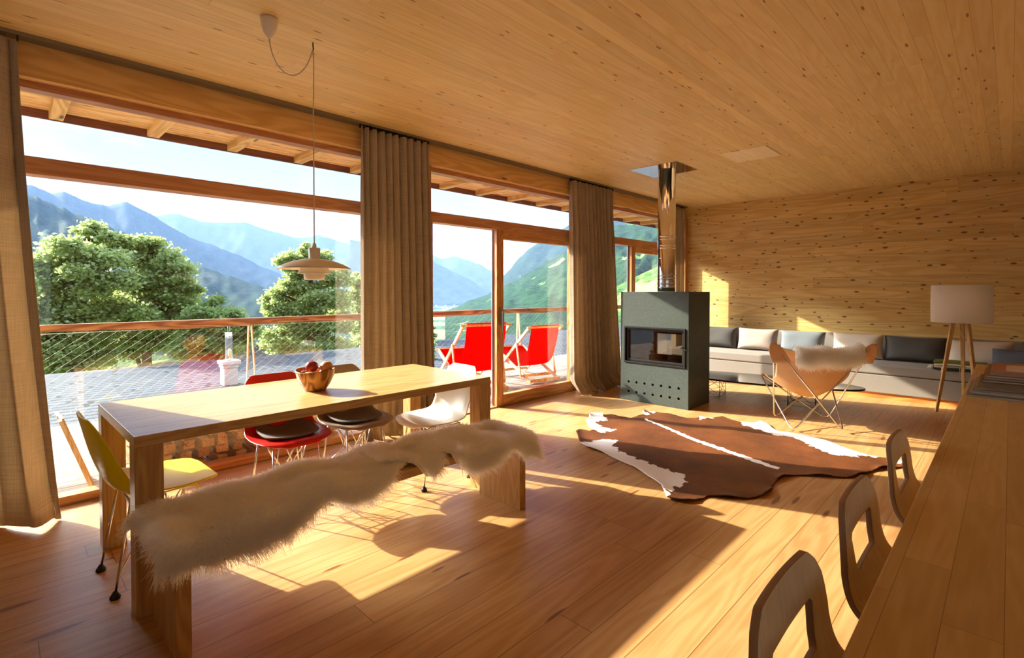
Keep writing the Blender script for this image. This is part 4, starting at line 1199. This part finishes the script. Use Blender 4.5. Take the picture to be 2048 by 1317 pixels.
# ------------------------------------------------------------------ trees beyond the roof
def fast_mesh(name, V, F4, mat, parent=None):
    me = bpy.data.meshes.new(name)
    me.vertices.add(len(V)); me.vertices.foreach_set('co', V.astype(np.float32).ravel())
    nf = len(F4); me.loops.add(nf * 4); me.loops.foreach_set('vertex_index', F4.astype(np.int32).ravel())
    me.polygons.add(nf); me.polygons.foreach_set('loop_start', (np.arange(nf) * 4).astype(np.int32))
    me.update(calc_edges=True); me.validate()
    ob = bpy.data.objects.new(name, me); COL.objects.link(ob); me.materials.append(mat)
    if parent is not None: ob.parent = parent
    return ob
def tree(name, label, base, height, blobs, nleaf, leaf, mat, seed, cat='tree'):
    """blobs: crown lobes (x, y, z, r) relative to the base"""
    rg = np.random.default_rng(seed)
    r = thing(name, label, cat, base, 0, 'trees below the deck')
    tr = MB()
    lobes = []
    top = Vector((0, 0, height * .62))
    tr.tube([(0, 0, 0), (.05, .1, height * .3), top * .98, (0.1, .05, height * .85)], [.22, .18, .12, .03], 8)
    for bx_, by_, bz_, br in blobs:
        st_ = Vector((0, 0, max(height * .25, bz_ - br * 1.1 - .4)))
        en = Vector((bx_, by_, bz_))
        mid_ = st_.lerp(en, .5) + Vector((0, 0, .25))
        tr.tube(smooth_path([st_, mid_, en], 4), [.085 - .007 * k for k in range(9)], 6)
        for k in range(13):
            d = Vector(rg.normal(size=3)).normalized(); e2 = en + Vector((d.x, d.y, d.z * .8)) * br * (.55 + .5 * rg.random())
            tr.tube([st_.lerp(en, .55 + .4 * rg.random()), en.lerp(e2, .45) + Vector((0, 0, .06)), e2], [.035, .02, .006], 5)
            lobes.append((e2.x, e2.y, e2.z, br * (.22 + .14 * rg.random())))
        lobes.append((bx_, by_, bz_, br * .35))
    tr.build('trunk', M['bark'], r)
    L = np.array(lobes); wt = L[:, 3] ** 2; idx = rg.choice(len(L), nleaf, p=wt / wt.sum())
    d = rg.normal(size=(nleaf, 3)); d /= np.linalg.norm(d, axis=1)[:, None]
    p = L[idx, :3] + rg.normal(size=(nleaf, 3)) * (L[idx, 3] * .72)[:, None] * np.array([1, 1, .62])
    ax = rg.normal(size=(nleaf, 3)); ax[:, 2] *= .5; ax /= np.linalg.norm(ax, axis=1)[:, None]
    nn = d * .5 + rg.normal(size=(nleaf, 3)) * .7 + np.array([0, 0, .5])
    sd_ = np.cross(ax, nn); sd_ /= np.maximum(1e-6, np.linalg.norm(sd_, axis=1))[:, None]
    s = (leaf * rg.uniform(.6, 1.25, nleaf))[:, None]
    V = np.stack([p - ax * s * .5, p + sd_ * s * .42, p + ax * s * .55, p - sd_ * s * .42], 1).reshape(-1, 3)
    F = np.arange(nleaf * 4).reshape(-1, 4)
    fast_mesh('foliage', V, F, mat, r)
    return r
def lobes_px(base, dist, L):
    o = []
    for u, v, rp, dd in L:
        d0 = ray(u, v); hl = math.hypot(d0[0], d0[1]); q = _c + d0 * ((dist + dd) / hl)
        sc_ = np.linalg.norm(q - _c) / FPX * 1.0
        # pixel radius to metres along this ray (rays near the frame edge are stretched)
        sl = math.sqrt(1 + ((u - 1024) / FPX) ** 2)
        o.append((q[0] - base[0], q[1] - base[1], q[2] - base[2], rp * sc_ / sl ** 1.0))
    return o
def plant(name, label, u, dist, zb, L, n, leaf, mat, seed, hpx):
    d0 = ray(u, 583); hl = math.hypot(d0[0], d0[1]); b = _c + d0 * (dist / hl); base = (b[0], b[1], zb)
    tp = at_dist(u, hpx, dist)[2]
    return tree(name, label, base, tp - zb, lobes_px(base, dist, L), n, leaf, mat, seed)
plant('maple_tree', 'broad green tree at the left edge of the window', 150, 20, -5.0,
      [(105, 540, 55, 0), (150, 505, 48, -.6), (190, 470, 30, .4), (120, 620, 60, .5), (200, 560, 55, -.8), (190, 640, 60, .2), (90, 690, 50, 0), (170, 710, 55, .4), (60, 600, 45, .5), (230, 500, 36, .3)], 62000, .115, M['leaf'], 1, 470)
plant('maple_tree', 'dense green tree with an outstretched branch left of the window middle', 290, 21, -5.0,
      [(270, 510, 42, 0), (310, 500, 34, .4), (345, 545, 40, -.4), (290, 570, 52, .2), (340, 600, 46, .3), (270, 630, 50, -.3), (320, 660, 50, .2), (385, 575, 16, -.3), (250, 690, 45, .3), (350, 530, 25, .3), (370, 640, 34, 0)], 58000, .115, M['leaf'], 2, 500)
plant('round_bush', 'low rounded dark green bush behind the deck railing', 430, 19, -4.2,
      [(425, 625, 32, 0), (400, 660, 36, .3), (455, 640, 34, -.3), (480, 665, 34, .2), (440, 690, 40, 0), (375, 690, 34, .2)], 30000, .11, M['leaf2'], 3, 605)
plant('maple_tree', 'light green tree framing the pendant lamp', 622, 22, -5.5,
      [(612, 500, 18, 0), (640, 520, 24, .3), (585, 530, 28, -.3), (665, 555, 30, .2), (600, 570, 34, 0), (560, 590, 26, .3), (650, 600, 40, -.3), (590, 630, 42, .2), (640, 655, 46, .2), (555, 620, 26, .1), (570, 690, 40, 0), (680, 640, 30, .3), (660, 700, 40, .1), (610, 540, 26, 0)], 50000, .115, M['leaf'], 4, 505)
plant('maple_tree', 'pale green tree at the right edge of the big window', 712, 26, -6.0,
      [(712, 560, 18, 0), (718, 600, 24, .2), (705, 640, 24, 0), (725, 680, 30, 0)], 16000, .12, M['leaf'], 6, 545)
plant('sapling', 'small leafy twig beside the curtain left of the deck chairs', 858, 13, -3.0,
      [(852, 690, 18, 0), (862, 655, 8, 0), (866, 672, 7, .1), (856, 720, 16, 0)], 900, .10, M['leaf2'], 7, 648)

# ------------------------------------------------------------------ mountains and valley, at their real distances
def forest(name, c1, c2, meadow, mthr, scale, snow=0.0):
    g = G(name); o = g.obj()
    n1 = g.noise(o, scale * 9, 6, .65)
    n2 = g.noise(g.n('ShaderNodeMapping', None, i0=o, Scale=(1, 1, 2.2)).outputs[0], scale, 5, .6, .4)
    c = g.mix(g.rng(n1, .35, .65), lin(c1), lin(c2))
    vo = g.n('ShaderNodeTexVoronoi', None, Vector=o, Scale=scale * 60)
    c = g.mix(g.rng(vo.outputs['Distance'], .2, .7, 0, .45), c, lin('#0c1a10'))
    if mthr < 1: c = g.mix(g.rng(n2, mthr, mthr + .03), c, lin(meadow))
    return g.pbr(c, .95, 0, .05, bump=n1, bstr=.9, bdist=12)
M['far'] = forest('far_forest', '#24362e', '#33493c', '#7d9a58', 1.1, .0010)
M['near_slope'] = forest('wooded_slope', '#1a3024', '#2c4834', '#7ea24e', .66, .0022)
M['green_slope'] = forest('meadow_slope', '#1d3826', '#375634', '#8aa656', .600, .0042)
M['meadow'] = forest('valley_fields', '#3c5c38', '#5c8040', '#93b85c', .50, .0026)
def ridge(name, label, line, dist, v_bot, near, mat, seed, rough=1.0, nv=26, du=6, back=.5):
    """a solid ridge: skyline at its own distance, front slope coming down towards us, back slope falling away"""
    rg = np.random.default_rng(seed)
    us = np.arange(line[0][0], line[-1][0] + 1, du); ls = np.array(line)
    P = []
    k1, k2, k3 = rg.uniform(0, 6, 3)
    for u in us:
        v = np.interp(u, ls[:, 0], ls[:, 1]); D = np.interp(u, ls[:, 0], ls[:, 2]) if ls.shape[1] > 2 else dist
        v += rough * (rg.normal() * .55 + 1.2 * math.sin(u * .23 + k1) * .5 + .8 * math.sin(u * .11 + k2))
        tp = at_dist(u, v, D); d0 = ray(u, 583); hd = np.array([d0[0], d0[1]]) / math.hypot(d0[0], d0[1])
        zb = at_dist(u, v_bot, near)[2]
        row = []
        for j in range(6, 0, -1):
            q = j / 6; row.append((hd[0] * D * (1 + back * q), hd[1] * D * (1 + back * q), tp[2] + (zb - 50 - tp[2]) * q ** 1.2))
        for j in range(nv):
            q = j / (nv - 1); dd = D + (near - D) * q
            z = tp[2] + (zb - tp[2]) * (q ** .85)
            amp = (tp[2] - zb) * .030 * math.sin(PI * min(1, q * 1.0))
            z += amp * (math.sin(u * .045 + q * 7 + k1) + .7 * math.sin(u * .10 - q * 12 + k2) + .5 * math.sin(u * .21 + q * 21 + k3))
            row.append((hd[0] * dd, hd[1] * dd, z))
        P.append(row)
    return struct(name, MB().grid(P), mat, label)
ridge('mountain', 'pale farthest mountain ridge', [(-80, 420), (60, 418), (290, 432), (320, 432), (355, 427), (400, 443), (440, 446), (490, 445), (520, 455), (552, 465), (585, 474), (610, 477), (640, 470), (680, 484), (720, 493), (790, 500), (860, 508), (870, 512), (884, 518), (900, 514), (915, 514), (940, 522), (960, 530), (990, 545), (1040, 560), (1160, 570)], 9500, 612, 6500, M['far'], 1, .7)
ridge('mountain', 'hazy blue mountain ridge in the middle distance', [(-80, 350), (0, 352), (52, 367), (80, 377), (105, 387), (131, 384), (160, 397), (190, 408), (215, 412), (252, 404), (275, 414), (305, 430), (340, 452), (380, 475), (430, 492), (480, 512), (530, 536), (580, 556), (640, 575), (760, 588), (840, 592)], 5200, 620, 3300, M['far'], 2, .8)
ridge('mountain', 'blue shoulder sloping down to the valley behind the door gap', [(700, 480), (800, 500), (862, 521), (900, 541), (940, 560), (975, 582), (1010, 598), (1060, 604)], 7600, 606, 6200, M['far'], 3, .6)
ridge('mountain', 'dark wooded slope behind the trees on the left', [(-80, 360), (0, 372), (52, 388), (100, 404), (150, 426), (200, 443), (240, 462), (300, 487), (350, 510), (400, 532), (430, 543), (470, 556), (520, 572), (560, 590), (620, 606), (700, 614)], 2300, 690, 900, M['near_slope'], 4, 1.4)
ridge('mountain', 'steep blue mountain behind the right hand meadow slope', [(985, 580), (1010, 550), (1030, 527), (1052, 502), (1075, 488), (1092, 480), (1120, 462), (1160, 438), (1210, 415), (1260, 400), (1330, 390), (1420, 380)], 3900, 606, 2600, M['far'], 5, 1.0)
ridge('mountain', 'green mountainside with meadows and woods beside the valley', [(890, 622), (930, 606), (965, 592), (1005, 574), (1040, 556), (1070, 538), (1100, 522), (1135, 502), (1180, 478), (1230, 452), (1280, 440), (1340, 425), (1420, 410)], 1900, 690, 640, M['green_slope'], 6, 1.2)
ridge('hill', 'bright green meadow hill behind the stove window', [(1180, 640), (1210, 600), (1230, 575), (1262, 558), (1290, 545), (1330, 528), (1420, 500)], 620, 720, 330, M['meadow_bright'] if 'meadow_bright' in M else M['meadow'], 7, .4)
# valley floor and the slope below the house
P = []
for u in range(-700, 1480, 20):
    d0 = ray(u, 583); hd = np.array([d0[0], d0[1]]) / math.hypot(d0[0], d0[1]); row = []
    for dist, z in ((15.5, -6), (40, -9), (90, -16), (180, -30), (340, -58), (600, -96), (900, -128), (1300, -150), (1900, -160), (2600, -165), (3500, -168), (5000, -170), (7000, -172), (9500, -172)):
        w = 1 if dist < 300 else 1
        row.append((hd[0] * dist, hd[1] * dist, z + min(dist * .006, 5) * math.sin(u * .02 + dist * .01) * w))
    P.append(row)
struct('valley_terrain', MB().grid(P), M['meadow'], 'green valley fields below the house')
hp_ = thing('house', 'tiny pale house of the village on the valley floor', 'house', (0, 0, 0), 0, 'village houses in the valley')
MB().box(-9, 9, -7, 7, -2, 9).build('walls', M['house_wall'], hp_)
MB().add([(-10, -8, 9), (10, -8, 9), (10, 8, 9), (-10, 8, 9), (-10, 0, 15), (10, 0, 15)], [(0, 1, 5, 4), (2, 3, 4, 5), (0, 4, 3), (1, 2, 5), (3, 2, 1, 0)]).build('roof', M['house_roof'], hp_)
rg = random.Random(9)
spots = []
while len(spots) < 46:
    q = at_z(rg.uniform(862, 985), rg.uniform(605, 618), -170)
    if all(math.hypot(q[0] - a, q[1] - b) > 45 for a, b in spots): spots.append((q[0], q[1]))
for i, (a, b) in enumerate(spots):
    c = hp_ if i == 0 else copy_tree(hp_)
    c.location = (a, b, -171); c.rotation_euler = (0, 0, rg.uniform(0, 3))

# ------------------------------------------------------------------ haze in the valley air
g = G('valley_haze')
sc_ = g.n('ShaderNodeVolumeScatter', None, Color=(.15, .245, .50, 1), Density=.00013, Anisotropy=.1)
g.t.links.new(sc_.outputs[0], g.out.inputs['Volume'])
hz = MB().box(-12000, -60, -4000, 14000, -260, 1500).build('haze', g.m)
tag(hz, 'blue haze filling the valley air', 'haze', None, 'stuff')
hz.display_type = 'WIRE'
